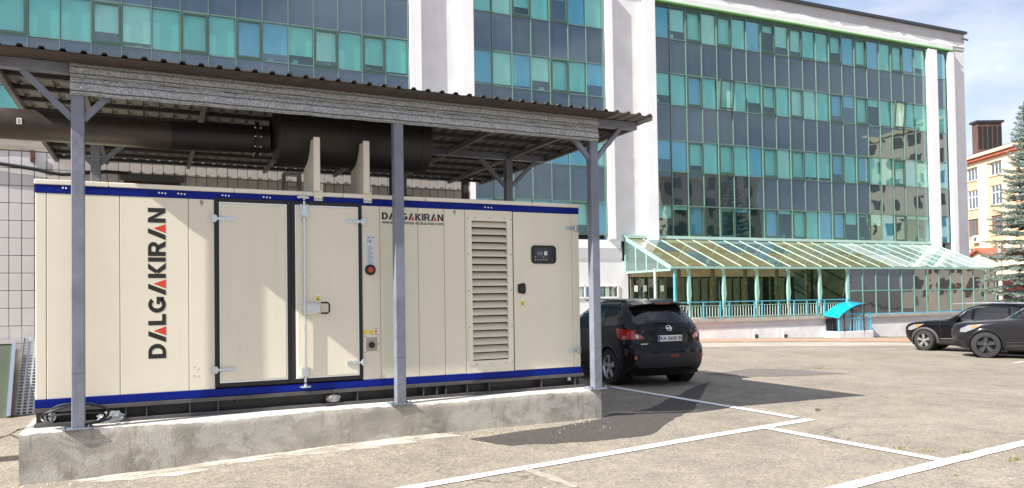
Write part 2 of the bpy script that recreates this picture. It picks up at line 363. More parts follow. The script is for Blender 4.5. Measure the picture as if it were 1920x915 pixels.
# weeds growing out of the asphalt joints
def tuft(mb, x, y, n, h, sp):
    for i in range(n//2):
        a = random.uniform(0, 6.28); rr = random.uniform(0, sp); bx, by = x+math.cos(a)*rr*2.2, y+math.sin(a)*rr
        hh = h*.55*random.uniform(.4, 1); l = random.uniform(.2, .9)*hh; t = random.uniform(0, 6.28); w = .004+.004*random.random()
        z = GZ(bx, by); dx, dy = math.cos(t)*l, math.sin(t)*l; px, py = -math.sin(t)*w, math.cos(t)*w
        mb.add([(bx-px, by-py, z), (bx+px, by+py, z), (bx+dx*.5+px*.7, by+dy*.5+py*.7, z+hh*.7), (bx+dx*.5-px*.7, by+dy*.5-py*.7, z+hh*.7), (bx+dx, by+dy, z+hh)], [(0, 1, 2, 3), (3, 2, 4)])
mb = MB()
for px, py, n, h, sp in ((1685, 842, 90, .05, .07), (1740, 846, 70, .045, .06), (1815, 849, 90, .05, .07), (1905, 862, 120, .06, .1), (1535, 692, 140, .07, .25), (1665, 672, 120, .06, .3), (1720, 698, 60, .05, .15),
                         (1470, 668, 80, .06, .2), (1505, 664, 60, .06, .2), (1810, 860, 30, .04, .04), (1790, 892, 40, .03, .05), (1830, 684, 60, .05, .15), (1460, 690, 60, .05, .2), (1385, 633, 60, .12, .2), (1455, 633, 50, .12, .2), (1655, 633, 90, .14, .4), (1370, 650, 60, .05, .2)):
    p = ong(px, py); tuft(mb, p[0], p[1], n, h, sp)
stuff(mb.obj('weeds', mat('weed_green', (.20, .20, .085), .8, var=.5, scale=8)))['label'] = 'dry green weeds growing out of cracks in the asphalt'
# gravel and crumbs along the foot of the plinth
mb = MB()
for i in range(520):
    t = random.random(); x = -1.2+6.3*t+random.gauss(0, .05); y = 8.14-abs(random.gauss(0, .22)); s = .003+.009*random.random()**3; z = GZ(x, y)
    q = [(x+random.uniform(-1, 1)*s, y+random.uniform(-1, 1)*s, z) for _ in range(3)]
    mb.add([(x-s, y-s*.5, z), (x+s, y-s, z), (x+s*.4, y+s, z), (x+s*.2, y, z+s*1.3)], [(0, 1, 3), (1, 2, 3), (2, 0, 3)])
stuff(mb.obj('gravel_crumbs', mat('crumb', (.42, .38, .32), .95, var=.3, scale=20)))['label'] = 'loose gravel crumbs along the foot of the concrete plinth'
# a curled dry leaf
p = ong(1533, 771); mb = MB()
for sgn in (-1, 1):
    mb.add([(p[0]-.05, p[1], G(p[0], p[1])+.014), (p[0]+.05, p[1]-.01, G(p[0], p[1])+.016), (p[0]+.02, p[1]+.035*sgn, G(p[0], p[1])+.04), (p[0]-.03, p[1]+.03*sgn, G(p[0], p[1])+.03)], [(0, 1, 2, 3)])
tag(mb.obj('dry_leaf', mat('dry_leaf', (.13, .07, .03), .8)), 'small curled brown leaf lying alone on the asphalt', 'leaf')
# ================================================================== concrete plinth
ZP, YP, YG = .47, 8.17, 8.5                    # plinth top, plinth face, generator face
def concrete_mat():
    m = mat('rough_concrete', (.36, .335, .29), .95, var=.3, scale=2.4, bump=.16, bscale=55)
    N = m.node_tree.nodes; L = m.node_tree.links; P = N['Principled BSDF']; src = P.inputs['Base Color'].links[0].from_socket
    tc = N.new('ShaderNodeTexCoord')
    def layer(src, sc, col, a, b, st=(1, 1, 1), det=8, dis=.8):
        mp = N.new('ShaderNodeMapping'); mp.inputs['Scale'].default_value = st; L.new(tc.outputs['Object'], mp.inputs[0])
        t = N.new('ShaderNodeTexNoise'); t.inputs['Scale'].default_value = sc; t.inputs['Detail'].default_value = det; t.inputs['Roughness'].default_value = .65; t.inputs['Distortion'].default_value = dis
        L.new(mp.outputs[0], t.inputs['Vector'])
        r = N.new('ShaderNodeValToRGB'); r.color_ramp.elements[0].position = a; r.color_ramp.elements[1].position = b; r.color_ramp.elements[1].color = (.55, .55, .55, 1); L.new(t.outputs['Fac'], r.inputs[0])
        x = N.new('ShaderNodeMix'); x.data_type = 'RGBA'; L.new(r.outputs[0], x.inputs['Factor']); L.new(src, x.inputs['A']); x.inputs['B'].default_value = (*col, 1); return x.outputs['Result']
    s = layer(src, 1.3, (.53, .505, .465), .50, .55, (1, 1, 1.3), 9, 1.4)      # smeared cement
    s = layer(s, 2.6, (.15, .135, .105), .55, .66, (1, 1, .8), 8, .6)      # damp stains
    s = layer(s, 5.5, (.27, .24, .18), .60, .70, (1, 1, .35), 6, .3)
    s = layer(s, 48, (.10, .095, .085), .70, .74, (1, 1, 1), 2, 0)        # pits
    s = layer(s, 160, (.17, .16, .145), .55, .62, (1, 1, 1), 2, 0); s = layer(s, 11, (.44, .41, .36), .62, .66, (1, 1, .5), 9, 1.5)
    L.new(s, P.inputs['Base Color']); return m
M_conc = concrete_mat(); flecks(M_conc, 3.5, .56, .74, (.13, .11, .085), (2.2, 2.2, .3), .7)
mb = MB(); nx, nz = 160, 14; vs = []
def plinth_y(u, v):
    return YP+.004*math.sin(u*9+v*4)+.008*math.sin(u*3.1+1)+.002*math.sin(u*23+v*11)+random.uniform(-.0012, .0012)
X0, X1 = -1.10, 5.16
for j in range(nz+1):
    for i in range(nx+1):
        u = i/nx; v = j/nz; x = X0+(X1-X0)*u
        zb = GZ(x, YP)-.06; z = zb+(ZP-.012+(.012*math.sin(u*17)+random.uniform(-.008, .006) if j == nz else 0)-zb)*v
        vs.append((x, plinth_y(u*6, v)+(.008 if j == nz else .0), z))
mb.add(vs, [(j*(nx+1)+i, j*(nx+1)+i+1, (j+1)*(nx+1)+i+1, (j+1)*(nx+1)+i) for j in range(nz) for i in range(nx)])
o = len(vs); top = []
for i in range(nx+1): x, y, z = vs[nz*(nx+1)+i]; top.append((x, y, z))
back = [(p[0], p[1]+.014, ZP) for p in top]; far = [(p[0], 11.3, ZP) for p in top]
mb.cur = 1; mb.add(top+back+far, [(r*(nx+1)+i, r*(nx+1)+i+1, (r+1)*(nx+1)+i+1, (r+1)*(nx+1)+i) for r in (0, 1) for i in range(nx)])
mb.cur = 0
for sgn, col in ((0, 0), (1, nx)):
    y0 = YP+.01; x = X0 if col == 0 else X1
    colp = [vs[j*(nx+1)+col] for j in range(nz+1)]+[back[col]]
    mb.add(colp+[(x, 11.3, ZP), (x, 11.3, -.1)], [tuple(range(len(colp)+2)) if col else tuple(range(len(colp)+1, -1, -1))])
bmm = mb.mesh('concrete_plinth', [M_conc, mat('sunlit_top_concrete', (.56, .53, .485), .9, var=.18, scale=4, bump=.25, bscale=40)]); smoothed(bmm, 28)  # top faces paler than the front: sunlight put into their colour
tag(link('concrete_plinth', bmm), 'long rough grey concrete plinth under the generator and its shelter', 'plinth')
# ================================================================== generator
M_cream = mat('cream_paint', (.735, .68, .55), .42, var=.03, scale=1.5, bump=.05, bscale=90, spec=.45)
flecks(M_cream, 2.2, .52, .75, (.50, .44, .34), (3.5, 3.5, .22), .16); flecks(M_cream, 60, .71, .74, (.40, .33, .24), (1, 1, .6), .35, 3)
M_cream2 = mat('cream_trim', (.76, .71, .59), .4, var=.03, scale=2)
M_blue = mat('blue_paint', (.003, .014, .19), .4, var=.12, scale=2, spec=.15)
M_black = mat('black_rubber', (.012, .012, .013), .6)
M_blackm = mat('black_steel', (.022, .021, .022), .5, var=.3, scale=5, bump=.1)
M_zinc = mat('zinc_plate', (.62, .66, .68), .32, .85, var=.12, scale=30)
M_white = mat('white_enamel', (.82, .82, .80), .4)
M_dark = mat('dark_void', (.01, .01, .01), .9)
M_ink = mat('print_black', (.012, .011, .011), .5)
M_red = mat('print_red', (.62, .045, .025), .5)
M_yel = mat('print_yellow', (.75, .58, .02), .5)
GX0, GX1, GYB = -1.01, 5.06, 10.55
def gx(px, py=550): return float(ony(px, py, YG)[0])
def gz(px, py): return float(ony(px, py, YG)[2])
gen = thing('diesel_generator', 'cream container-sized diesel generator with blue bands standing on the concrete plinth', 'generator', (0, 0, 0))
Z_TOP, Z_B1, Z_B0 = 2.865, 2.815, 2.735        # roof, upper band top/bottom
Z_L1, Z_L0 = .735, .655                        # lower band
# inner shell behind the panels
mb = MB(); mb.box(GX0+.05, GX1-.05, YG+.06, GYB-.03, ZP+.20, Z_TOP-.03); mb.obj('inner_shell', mat('shell_dark', (.05, .05, .045), .8), gen)
# roof cap pieces
segs = [gx(66), gx(205), gx(440), gx(645), gx(800), gx(1000), GX1+.015]; segs[0] = GX0-.012
for a, b in zip(segs[:-1], segs[1:]):
    mb = MB(); mb.box(a+.002, b-.002, YG-.012, GYB+.01, Z_B1+.002, Z_TOP); mb.obj('roof_panel', M_cream2, gen, bevel=.006)
mb = MB(); mb.box(GX0-.004, GX1+.004, YG-.004, GYB+.004, Z_B0, Z_B1); mb.obj('upper_blue_band', M_blue, gen, bevel=.004)
mb = MB(); mb.box(GX0-.006, GX1+.008, YG-.010, GYB+.006, Z_L0, Z_L1); mb.obj('lower_blue_band', M_blue, gen, bevel=.004)
# wall panels between seams
xs = [GX0, gx(87), gx(142), gx(225), gx(354), gx(403)]
xs2 = [gx(679), gx(713.5), gx(785), gx(834), gx(873), gx(963)]
g = .0022
def panel(a, b, name='side_panel', y=YG, z0=Z_L1+.001, z1=Z_B0-.001):
    mb = MB(); mb.box(a+g, b-g, y, y+.045, z0, z1); return mb.obj(name, M_cream, gen, bevel=.004)
for a, b in list(zip(xs[:-1], xs[1:]))+list(zip(xs2[:-2], xs2[1:-1])): panel(a, b)
panel(gx(1073), GX1, y=YG-.001)
mb = MB(); mb.box(GX0, GX0+.03, YG+.048, GYB-.01, Z_L1, Z_B0); mb.obj('end_panel', M_cream, gen, bevel=.004)
mb = MB(); mb.box(GX1-.03, GX1, YG+.048, GYB-.01, Z_L1, Z_B0); mb.obj('end_panel', M_cream, gen, bevel=.004)
mb = MB(); mb.box(GX0+.03, GX1-.03, GYB-.03, GYB, Z_L1, Z_B0); mb.obj('rear_panel', M_cream, gen, bevel=.004)
# big double doors
DZ0, DZ1 = gz(411, 727)+.004, gz(411, 371)+.0
def door(pa, pb):
    a, b = gx(pa), gx(pb); d = link('door', None, gen)
    gw = .042
    mb = MB(); mb.box(a, a+gw, YG-.016, YG+.05, DZ0, DZ1); mb.box(b-gw, b, YG-.016, YG+.05, DZ0, DZ1)
    mb.box(a+gw, b-gw, YG-.016, YG+.05, DZ0, DZ0+gw); mb.box(a+gw, b-gw, YG-.016, YG+.05, DZ1-gw, DZ1); mb.obj('rubber_seal', M_black, d, bevel=.005)
    a2, b2, z0, z1 = a+gw+.002, b-gw-.002, DZ0+gw+.002, DZ1-gw-.002; w = .014
    mb = MB(); mb.box(a2, a2+w, YG-.02, YG+.03, z0, z1); mb.box(b2-w, b2, YG-.02, YG+.03, z0, z1); mb.box(a2+w, b2-w, YG-.02, YG+.03, z0, z0+w); mb.box(a2+w, b2-w, YG-.02, YG+.03, z1-w, z1)
    mb.obj('edge_trim', M_white, d)
    mb = MB(); mb.box(a2+w+.002, b2-w-.002, YG-.026, YG+.03, z0+w+.002, z1-w-.002); mb.obj('leaf', M_cream, d, bevel=.004)
    return d
dl = door(403, 546); dr = door(546, 679)
def hinge(parent, px, py, sgn, y=YG-.026, w=.15):          # strap on the door, plate on the body; sgn = strap side
    x, z = gx(px, py), gz(px, py); mb = MB()
    mb.box(x, x+sgn*w, y-.012, y, z-.022, z+.022); mb.box(x-sgn*.075, x-sgn*.030, y-.014, y+.03, z-.04, z+.04)
    mb.box(x-sgn*.03, x+sgn*.055, y-.020, y-.002, z-.013, z+.013); mb.cyl((x-sgn*.03, y-.016, z-.03), (x-sgn*.03, y-.016, z+.03), .013, 10)
    mb.cyl((x+sgn*w*.8, y-.012, z), (x+sgn*w*.8, y-.018, z), .008, 8); mb.cyl((x+sgn*w*.45, y-.019, z+.0), (x+sgn*w*.45, y-.024, z), .008, 8)
    return mb.obj('hinge', M_zinc, parent, bevel=.002)
hinge(dl, 410, 410, 1); hinge(dl, 412, 693, 1); hinge(dr, 672, 416, -1); hinge(dr, 673.5, 679, -1)
# locking rod with handle
xr = gx(570); yr = YG-.055; mb = MB(); mb.cyl((xr, yr, gz(570, 716)), (xr, yr, gz(570, 378)), .0135, 12); rod = mb.obj('locking_rod', M_zinc, gen, smooth=True)
for (pa, pb) in ((384, 410), (688, 708)):
    z0, z1 = gz(570, pb), gz(570, pa); mb = MB()
    mb.box(xr-.042, xr-.018, yr-.004, YG-.024, z0, z1); mb.box(xr+.018, xr+.042, yr-.004, YG-.024, z0, z1); mb.box(xr-.026, xr+.026, yr-.022, yr-.012, z0+.02, z1-.015)
    mb.cyl((xr-.03, yr-.004, z0+.02), (xr-.03, yr-.012, z0+.02), .01, 8); mb.cyl((xr+.03, yr-.004, z1-.03), (xr+.03, yr-.012, z1-.03), .01, 8); mb.obj('rod_bracket', M_zinc, rod, bevel=.002)
for pz in (374, 721.5):
    z = gz(570, pz); mb = MB(); mb.tube([(xr-.0, yr, z-.018 if pz > 500 else z-.01), (xr, yr, z+.018)], .017, 10)
    if pz < 500: mb.tube([(xr-.075, yr-.01, z+.012), (xr-.03, yr-.014, z+.022), (xr+.05, yr-.012, z+.012)], [.014, .018, .012], 10)
    else: mb.cyl((xr, yr, z-.022), (xr, yr, z-.008), .062, 24)
    mb.obj('rod_cam', M_zinc, rod, smooth=True)
hz0, hz1 = gz(590, 588), gz(590, 567); hx0 = gx(567); mb = MB()
mb.box(hx0, hx0+.15, yr-.012, YG-.024, hz0, hz1); mb.box(hx0+.002, hx0+.03, yr-.02, yr-.012, hz0-.01, hz1+.01); mb.box(hx0+.04, hx0+.18, yr-.026, yr-.014, hz0+.016, hz1-.016)
hb = mb.obj('handle_plate', M_zinc, rod, bevel=.004)
mb = MB(); x1 = gx(614); zc = (hz0+hz1)/2; mb.tube([(x1-.09, yr-.03, hz0+.004), (x1-.02, yr-.034, hz0+.004), (x1, yr-.036, hz0+.022), (x1, yr-.036, hz1-.022), (x1-.02, yr-.034, hz1-.004), (x1-.09, yr-.03, hz1-.004)], .010, 8); mb.obj('hand_grip', M_black, rod, smooth=True)
# flat print -------------------------------------------------------
def sticker(name, px0, py0, px1, py1, m, y=YG-.0015, parent=gen):
    a, b = gx(px0, (py0+py1)/2), gx(px1, (py0+py1)/2); z0, z1 = gz((px0+px1)/2, py1), gz((px0+px1)/2, py0)
    mb = MB(); mb.box(a, b, y-.001, y+.001, z0, z1); return mb.obj(name, m, parent), (a, b, z0, z1)
def arc(cx, cy, rx, ry, a0, a1, n=10): return [(cx+rx*math.cos(R(a0+(a1-a0)*i/n)), cy+ry*math.sin(R(a0+(a1-a0)*i/n))) for i in range(n+1)]
def strip(a, b, closed=False):                              # quads between two equal polylines
    n = len(a); return [[a[i], a[(i+1) % n], b[(i+1) % n], b[i]] for i in range(n if closed else n-1)]
def rect(x0, y0, x1, y1): return [(x0, y0), (x1, y0), (x1, y1), (x0, y1)]
def letter(c):
    t = .25
    if c == 'D':
        o = [(0, 0)]+arc(.36, .5, .48, .5, -90, 90, 14)+[(0, 1)]; i = [(t, .2)]+arc(.36, .5, .23, .3, -90, 90, 14)+[(t, .8)]
        return strip(o, i, True), [], .84
    if c == 'A': return [[(0, 0), (.29, 0), (.67, 1), (.39, 1)]], [[(.40, 0), (.92, 0), (.67, .70)]], .92
    if c == 'L': return [rect(0, 0, t, 1), rect(t, 0, .64, .22)], [], .64
    if c == 'G': return strip(arc(.47, .5, .47, .5, 42, 338, 22), arc(.47, .5, .22, .28, 42, 338, 22))+[rect(.5, .34, .92, .53), rect(.70, .12, .92, .34)], [], .93
    if c == 'K': return [rect(0, 0, t, 1), [(t, .42), (.55, 0), (.88, 0), (.44, .56)], [(t, .55), (.44, .46), (.86, 1), (.54, 1)]], [], .87
    if c == 'I': return [rect(0, 0, t, 1)], [], t
    if c == 'R':
        o = [(t, .38)]+arc(.48, .69, .33, .31, -90, 90, 10)+[(t, 1)]; i = [(t, .58)]+arc(.46, .69, .12, .12, -90, 90, 10)+[(t, .80)]
        return [rect(0, 0, t, 1)]+strip(o, i)+[[(.36, .40), (.56, 0), (.88, 0), (.62, .46)]], [], .86
    if c == 'N': return [rect(0, 0, t, 1), rect(.60, 0, .85, 1), [(t, 1), (t, .64), (.60, 0), (.60, .36)]], [], .85
def logo(fn, length, height, parent, y):
    W = 0; items = []
    for c in 'DALGAKIRAN':
        b, r, w = letter(c); items.append((W, b, r)); W += w+.075
    W -= .075; sx = length/W
    for it in items:
        lt = None
        for nm, m, k in (('letter', M_ink, 1), ('letter_accent', M_red, 2)):
            if not it[k]: continue
            mb = MB()
            for i_, poly in enumerate(it[k]): mb.prism([((it[0]+u)*sx, v*height) for u, v in poly], fn, y, y-.0012-.00005*(i_ % 3))
            lt = mb.obj(nm, m, lt or parent)
lx1, lz0 = gx(311.5, 672), gz(294, 672); lx0 = gx(277.5, 500); lz1 = gz(294, 390)
logo(lambda u, v, t: (lx1-v, t, lz0+u), lz1-lz0, lx1-lx0, gen, YG-.0005)
ax0, ax1 = gx(716, 405), gx(831, 405); az0, az1 = gz(775, 413.2), gz(775, 400.2)
logo(lambda u, v, t: (ax0+u, t, az0+v), ax1-ax0, az1-az0, gen, YG-.0005)
def flat_text(txt, x0, x1, z0, h, m, parent, y, bold=.004, name='lettering'):
    me, w, hh = textmesh(txt, 1., bold); sx = (x1-x0)/w; sz = h/hh
    for v in me.vertices: v.co = (x0+v.co.x*sx, y, z0+v.co.y*sz)
    me.materials.append(m); return link(name, me, parent)
flat_text('www.dalgakiran-industrial.com', ax0, ax1, gz(775, 423.0), gz(775, 414.6)-gz(775, 423.0), M_ink, gen, YG-.0018, .012)
# data label with lines of print
o, (a, b, z0, z1) = sticker('data_label', 687, 440.5, 704, 497, mat('label_paper', (.62, .66, .72), .5))
mb = MB(); h = z1-z0
for i in range(11): mb.box(a+.012, a+.012+(b-a-.03)*random.uniform(.6, 1), YG-.0032, YG-.0022, z0+h*(.06+i*.055), z0+h*(.06+i*.055)+.006)
mb.cyl((a+.022, YG-.0032, z1-.03), (a+.022, YG-.0022, z1-.03), .011, 12); mb.box(a+.045, b-.012, YG-.0032, YG-.0022, z1-.034, z1-.026); stuff(mb.obj('printed_lines', mat('print_grey', (.15, .17, .2), .6), o))
flat_text('718', a+.010, a+.055, z1-.095, .04, M_ink, o, YG-.003, .02)
# emergency stop
ex, ez = gx(694, 506), gz(694, 506); mb = MB(); mb.lathe([(0, .0), (.052, 0), (.062, .004), (.062, .014), (.05, .02), (0, .02)], (ex, YG, ez), (0, -1, 0), 28); es = mb.obj('emergency_stop', M_black, gen, smooth=True)
mb = MB(); mb.lathe([(.034, .02), (.034, .032), (.028, .04), (0, .042)], (ex, YG, ez), (0, -1, 0), 20); mb.obj('stop_button', mat('button_red', (.45, .06, .03), .45), es, smooth=True)
# recessed fuel / socket inlet
a, b = gx(682.5, 645), gx(711, 645); z0, z1 = gz(696, 662), gz(696, 628.5); w = .022
mb = MB(); mb.box(a, a+w, YG-.007, YG+.001, z0, z1); mb.box(b-w, b, YG-.007, YG+.001, z0, z1); mb.box(a+w, b-w, YG-.007, YG+.001, z0, z0+w); mb.box(a+w, b-w, YG-.007, YG+.001, z1-w, z1)
fi = mb.obj('filler_recess', M_cream2, gen)
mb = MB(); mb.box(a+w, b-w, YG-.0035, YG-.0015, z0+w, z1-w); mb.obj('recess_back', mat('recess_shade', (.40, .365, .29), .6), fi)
mb = MB(); mb.lathe([(0, .0), (.034, 0), (.036, .03), (.03, .04), (0, .04)], ((a+b)/2, YG-.0035, (z0+z1)/2-.01), (-.2, -1, .1), 20); mb.obj('filler_cap', M_black, fi, smooth=True)
mb = MB()
for sx_, sz_ in ((a+.01, z0+.01), (b-.01, z0+.01), (a+.01, z1-.01), (b-.01, z1-.01), (b-.01, (z0+z1)/2)): mb.cyl((sx_, YG-.007, sz_), (sx_, YG-.011, sz_), .006, 8)
stuff(mb.obj('screw_heads', mat('screw_grey', (.2, .19, .17), .5, .5), fi))
for px in (681, 692): sticker('warning_sticker', px, 619.5, px+7.5, 626.5, M_yel)
o, q = sticker('prohibition_sticker', 701.5, 616, 708, 626.5, M_white); mb = MB(); mb.cyl(((q[0]+q[1])/2, YG-.0032, (q[2]+q[3])/2), ((q[0]+q[1])/2, YG-.0026, (q[2]+q[3])/2), .014, 14); mb.box(q[0], q[1], YG-.0032, YG-.0026, q[2], q[2]+.008); mb.box(q[0], q[1], YG-.0032, YG-.0026, q[3]-.008, q[3]); mb.obj('printed_symbol', M_red, o)
for px, py, yy, pr in ((592, 552, YG-.0275, dr), (976, 560.5, YG-.008, gen)):
    o, q = sticker('hazard_sticker', px, py, px+6.3, py+12, M_yel, yy, pr)
    mb = MB(); mb.box(q[0], q[1], yy-.0026, yy-.0016, q[3]-.022, q[3]); mb.obj('sticker_header', M_white, o)
    mb = MB(); c = (q[0]+q[1])/2; mb.prism([(c-.012, q[2]+.012), (c+.012, q[2]+.012), (c, q[2]+.034)], lambda u, v, t: (u, t, v), yy-.0018, yy-.0026); mb.obj('sticker_symbol', M_ink, o)
# lifting-point marks under the upper band
for px, py in ((378, 379), (852, 397)):
    x, z = gx(px, py), gz(px, py); mb = MB(); mb.lathe([(.010, 0), (.010, .0015), (.018, .0015), (.018, 0)], (x, YG-.0002, z), (0, -1, 0), 16); mb.box(x-.003, x+.003, YG-.0016, YG-.0004, z-.045, z-.018); mb.obj('lifting_mark', M_ink, gen)
# louvre
a, b = gx(877, 545), gx(960.5, 545); z0, z1 = gz(918, 683.5), gz(915, 407); oa, ob = gx(885.5, 545), gx(952, 545); oz0, oz1 = gz(920, 675), gz(917, 414.5)
mb = MB(); px0, px1 = xs2[-2]+g, xs2[-1]-g
zz0, zz1 = Z_L1+.001, Z_B0-.001
mb.box(px0, oa, YG, YG+.04, zz0, zz1); mb.box(ob, px1, YG, YG+.04, zz0, zz1); mb.box(oa, ob, YG, YG+.04, zz0, oz0); mb.box(oa, ob, YG, YG+.04, oz1, zz1)
lv = mb.obj('louvre_panel', M_cream, gen)
mb = MB(); mb.box(a, oa, YG-.006, YG-.0005, z0, z1); mb.box(ob, b, YG-.006, YG-.0005, z0, z1); mb.box(oa, ob, YG-.006, YG-.0005, z0, oz0); mb.box(oa, ob, YG-.006, YG-.0005, oz1, z1); mb.obj('louvre_frame', M_cream2, lv)
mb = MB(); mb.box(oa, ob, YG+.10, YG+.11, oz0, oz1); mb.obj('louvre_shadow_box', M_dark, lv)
mb = MB(); n = 19; pt = (oz1-oz0)/n; L = ob-oa-.004
prof = [(.070, pt*.96), (.055, pt*.99), (.004, pt*.42), (-.006, pt*.30), (-.004, pt*.20), (.008, pt*.16), (.008, pt*.22), (.003, pt*.30), (.012, pt*.42)]
mb.prism(prof, lambda u, v, t: (t, u, v), 0, L); sl = mb.mesh('slat', M_cream)
for i in range(n): link('slat', sl, lv, (oa+.002, YG, oz0+i*pt-.002))
mb = MB()
for i in range(5):
    z = z0+.02+(z1-z0-.04)*i/4
    for x in (a+.014, b-.014): mb.cyl((x, YG-.006, z), (x, YG-.011, z), .007, 8)
for x in (a+.1, (a+b)/2, b-.1):
    for z in (z0+.014, z1-.014): mb.cyl((x, YG-.006, z), (x, YG-.011, z), .007, 8)
stuff(mb.obj('screw_heads', MATS['screw_grey'], lv))
mb = MB()
for px, py in ((844, 661), (844, 674), (868, 661), (868, 674), (704, 683), (704, 694), (362, 686), (370, 690), (362, 703), (370, 704)):
    mb.cyl((gx(px, py), YG, gz(px, py)), (gx(px, py), YG-.004, gz(px, py)), .007, 8)
stuff(mb.obj('rivets', M_cream2, gen))
mb = MB()
for c, n in (((118, 352.3), 2), ((298, 361.5), 3), ((334, 363), 3), ((417, 366.2), 3), ((494, 369.5), 3), ((909, 388.6), 3)):
    for i in range(n): x = gx(c[0]+i*6, c[1]); z = gz(c[0], c[1])-.002*i; mb.cyl((x, YG-.004, z), (x, YG-.009, z), .009, 8)
stuff(mb.obj('band_bolts', M_white, gen))
# control door with viewing window and paddle latch
a, b = gx(963)+g, gx(1073)-g; mb = MB(); mb.box(a, b, YG-.006, YG+.04, Z_L1+.004, Z_B0-.004); cdr = mb.obj('control_door', M_cream, gen, bevel=.004)
mb = MB(); mb.box(gx(963)-.006, gx(963)+.004, YG-.003, YG+.045, Z_L1+.003, Z_B0-.003); mb.obj('door_gap', M_black, gen)
hinge(cdr, 1074, 428.5, -1, YG-.006, .12); hinge(cdr, 1079, 656.5, -1, YG-.006, .12)
wx0, wx1 = gx(995.5, 477), gx(1041.5, 477); wz0, wz1 = gz(1018, 494.5), gz(1018, 460.5)
def rrect(x0, x1, z0, z1, r, n=6):
    return arc(x1-r, z1-r, r, r, 0, 90, n)+arc(x0+r, z1-r, r, r, 90, 180, n)+arc(x0+r, z0+r, r, r, 180, 270, n)+arc(x1-r, z0+r, r, r, 270, 360, n)
yw = YG-.006
o1 = rrect(wx0, wx1, wz0, wz1, .05); i1 = rrect(wx0+.018, wx1-.018, wz0+.018, wz1-.018, .034)
mb = MB()
for q in strip(o1, i1, True): mb.prism(q, lambda u, v, t: (u, t, v), yw-.012, yw)
cw = mb.obj('window_seal', M_black, cdr)
mb = MB(); mb.prism(i1, lambda u, v, t: (u, t, v), yw-.003, yw); mb.obj('panel_face', mat('panel_face', (.02, .022, .025), .35), cw)
W_, H_ = wx1-wx0, wz1-wz0; mb = MB(); mb.prism(rrect(wx0+W_*.13, wx0+W_*.70, wz0+H_*.14, wz1-H_*.14, .015), lambda u, v, t: (u, t, v), yw-.006, yw-.003); mb.obj('control_unit', mat('ctrl_unit', (.035, .04, .05), .3), cw)
mb = MB(); mb.box(wx0+W_*.24, wx0+W_*.46, yw-.008, yw-.006, wz0+H_*.46, wz0+H_*.66); mb.obj('display_screen', mat('lcd_grey', (.13, .17, .15), .2), cw)
mb = MB(); mb.box(wx0+W_*.52, wx0+W_*.64, yw-.008, yw-.006, wz0+H_*.46, wz0+H_*.68)
for i in range(5): mb.cyl((wx0+W_*(.16+.11*i), yw-.006, wz0+H_*.22), (wx0+W_*(.16+.11*i), yw-.009, wz0+H_*.22), .006, 8)
for i in (0, 3): mb.cyl((wx0+W_*(.16+.11*i), yw-.006, wz0+H_*.37), (wx0+W_*(.16+.11*i), yw-.009, wz0+H_*.37), .006, 8)
stuff(mb.obj('keys', mat('key_grey', (.62, .64, .66), .4), cw))
mb = MB(); mb.prism(arc(wx0+W_*.92, (wz0+wz1)/2, .03, .045, 90, 270, 12), lambda u, v, t: (u, t, v), yw-.009, yw-.003); mb.obj('lock_knob', M_black, cw)
c, zc = gx(977.5, 541), gz(977.5, 541); mb = MB()
mb.prism([(c-.055, zc-.05), (c-.055, zc+.05), (c-.03, zc+.058), (c+.035, zc+.07), (c+.052, zc+.05), (c+.056, zc), (c+.052, zc-.05), (c+.035, zc-.072), (c-.03, zc-.06)], lambda u, v, t: (u, t, v), yw-.016, yw); pl = mb.obj('paddle_latch', M_black, cdr, bevel=.004)
mb = MB(); mb.box(c-.035, c+.03, yw-.024, yw-.016, zc-.03, zc+.03); mb.obj('latch_lever', M_blackm, pl, bevel=.005)
# skid
sk = link('skid', None, gen); ys = YG-.012
M_sk = M_blackm
mb = MB(); mb.box(GX0-.01, GX1+.03, ys-.015, ys+.12, Z_L0-.042, Z_L0-.002); mb.obj('top_flange', mat('skid_flange', (.075, .072, .072), .5, var=.25, scale=6), sk, bevel=.003)
mb = MB(); mb.box(GX0-.01, GX1+.03, ys-.015, ys+.12, ZP+.002, ZP+.036); mb.obj('bottom_flange', MATS['skid_flange'], sk, bevel=.003)
mb = MB(); mb.box(GX0, GX1+.02, ys+.10, ys+.115, ZP+.036, Z_L0-.042); mb.obj('web', M_sk, sk)
for px in (98, 148, 236, 275, 356, 409, 636, 670, 794, 819, 836, 876, 917, 1015, 1078):
    x = gx(px, 760); mb = MB(); mb.box(x-.005, x+.005, ys-.006, ys+.10, ZP+.036, Z_L0-.042); mb.obj('stiffener', MATS['skid_flange'], sk)
mb = MB(); mb.box(GX0-.01, GX1+.03, GYB-.12, GYB-.0, ZP+.002, Z_L0-.002); mb.obj('rear_rail', M_sk, sk)
mb = MB(); mb.box(GX0-.006, GX0+.03, ys+.115, GYB-.12, ZP+.02, Z_L0-.003); mb.obj('end_rail', M_sk, sk)
mb = MB(); mb.box(GX1-.02, GX1+.02, ys+.115, GYB-.12, ZP+.02, Z_L0-.003); mb.obj('end_rail', M_sk, sk)
for px, py, r in ((94, 782, .05), (1068, 710, .024), (445, 751, .018)):
    x, z = gx(px, py), gz(px, py); z = max(ZP+.07, min(Z_L0-.07, z)); mb = MB(); mb.lathe([(0, .0), (r*.62, .002), (r*.7, .012), (r, .012), (r, -.05)], (x, ys+.03, z), (0, -1, 0), 22); mb.obj('pipe_plug', M_zinc if r > .02 else M_blackm, sk, smooth=True)
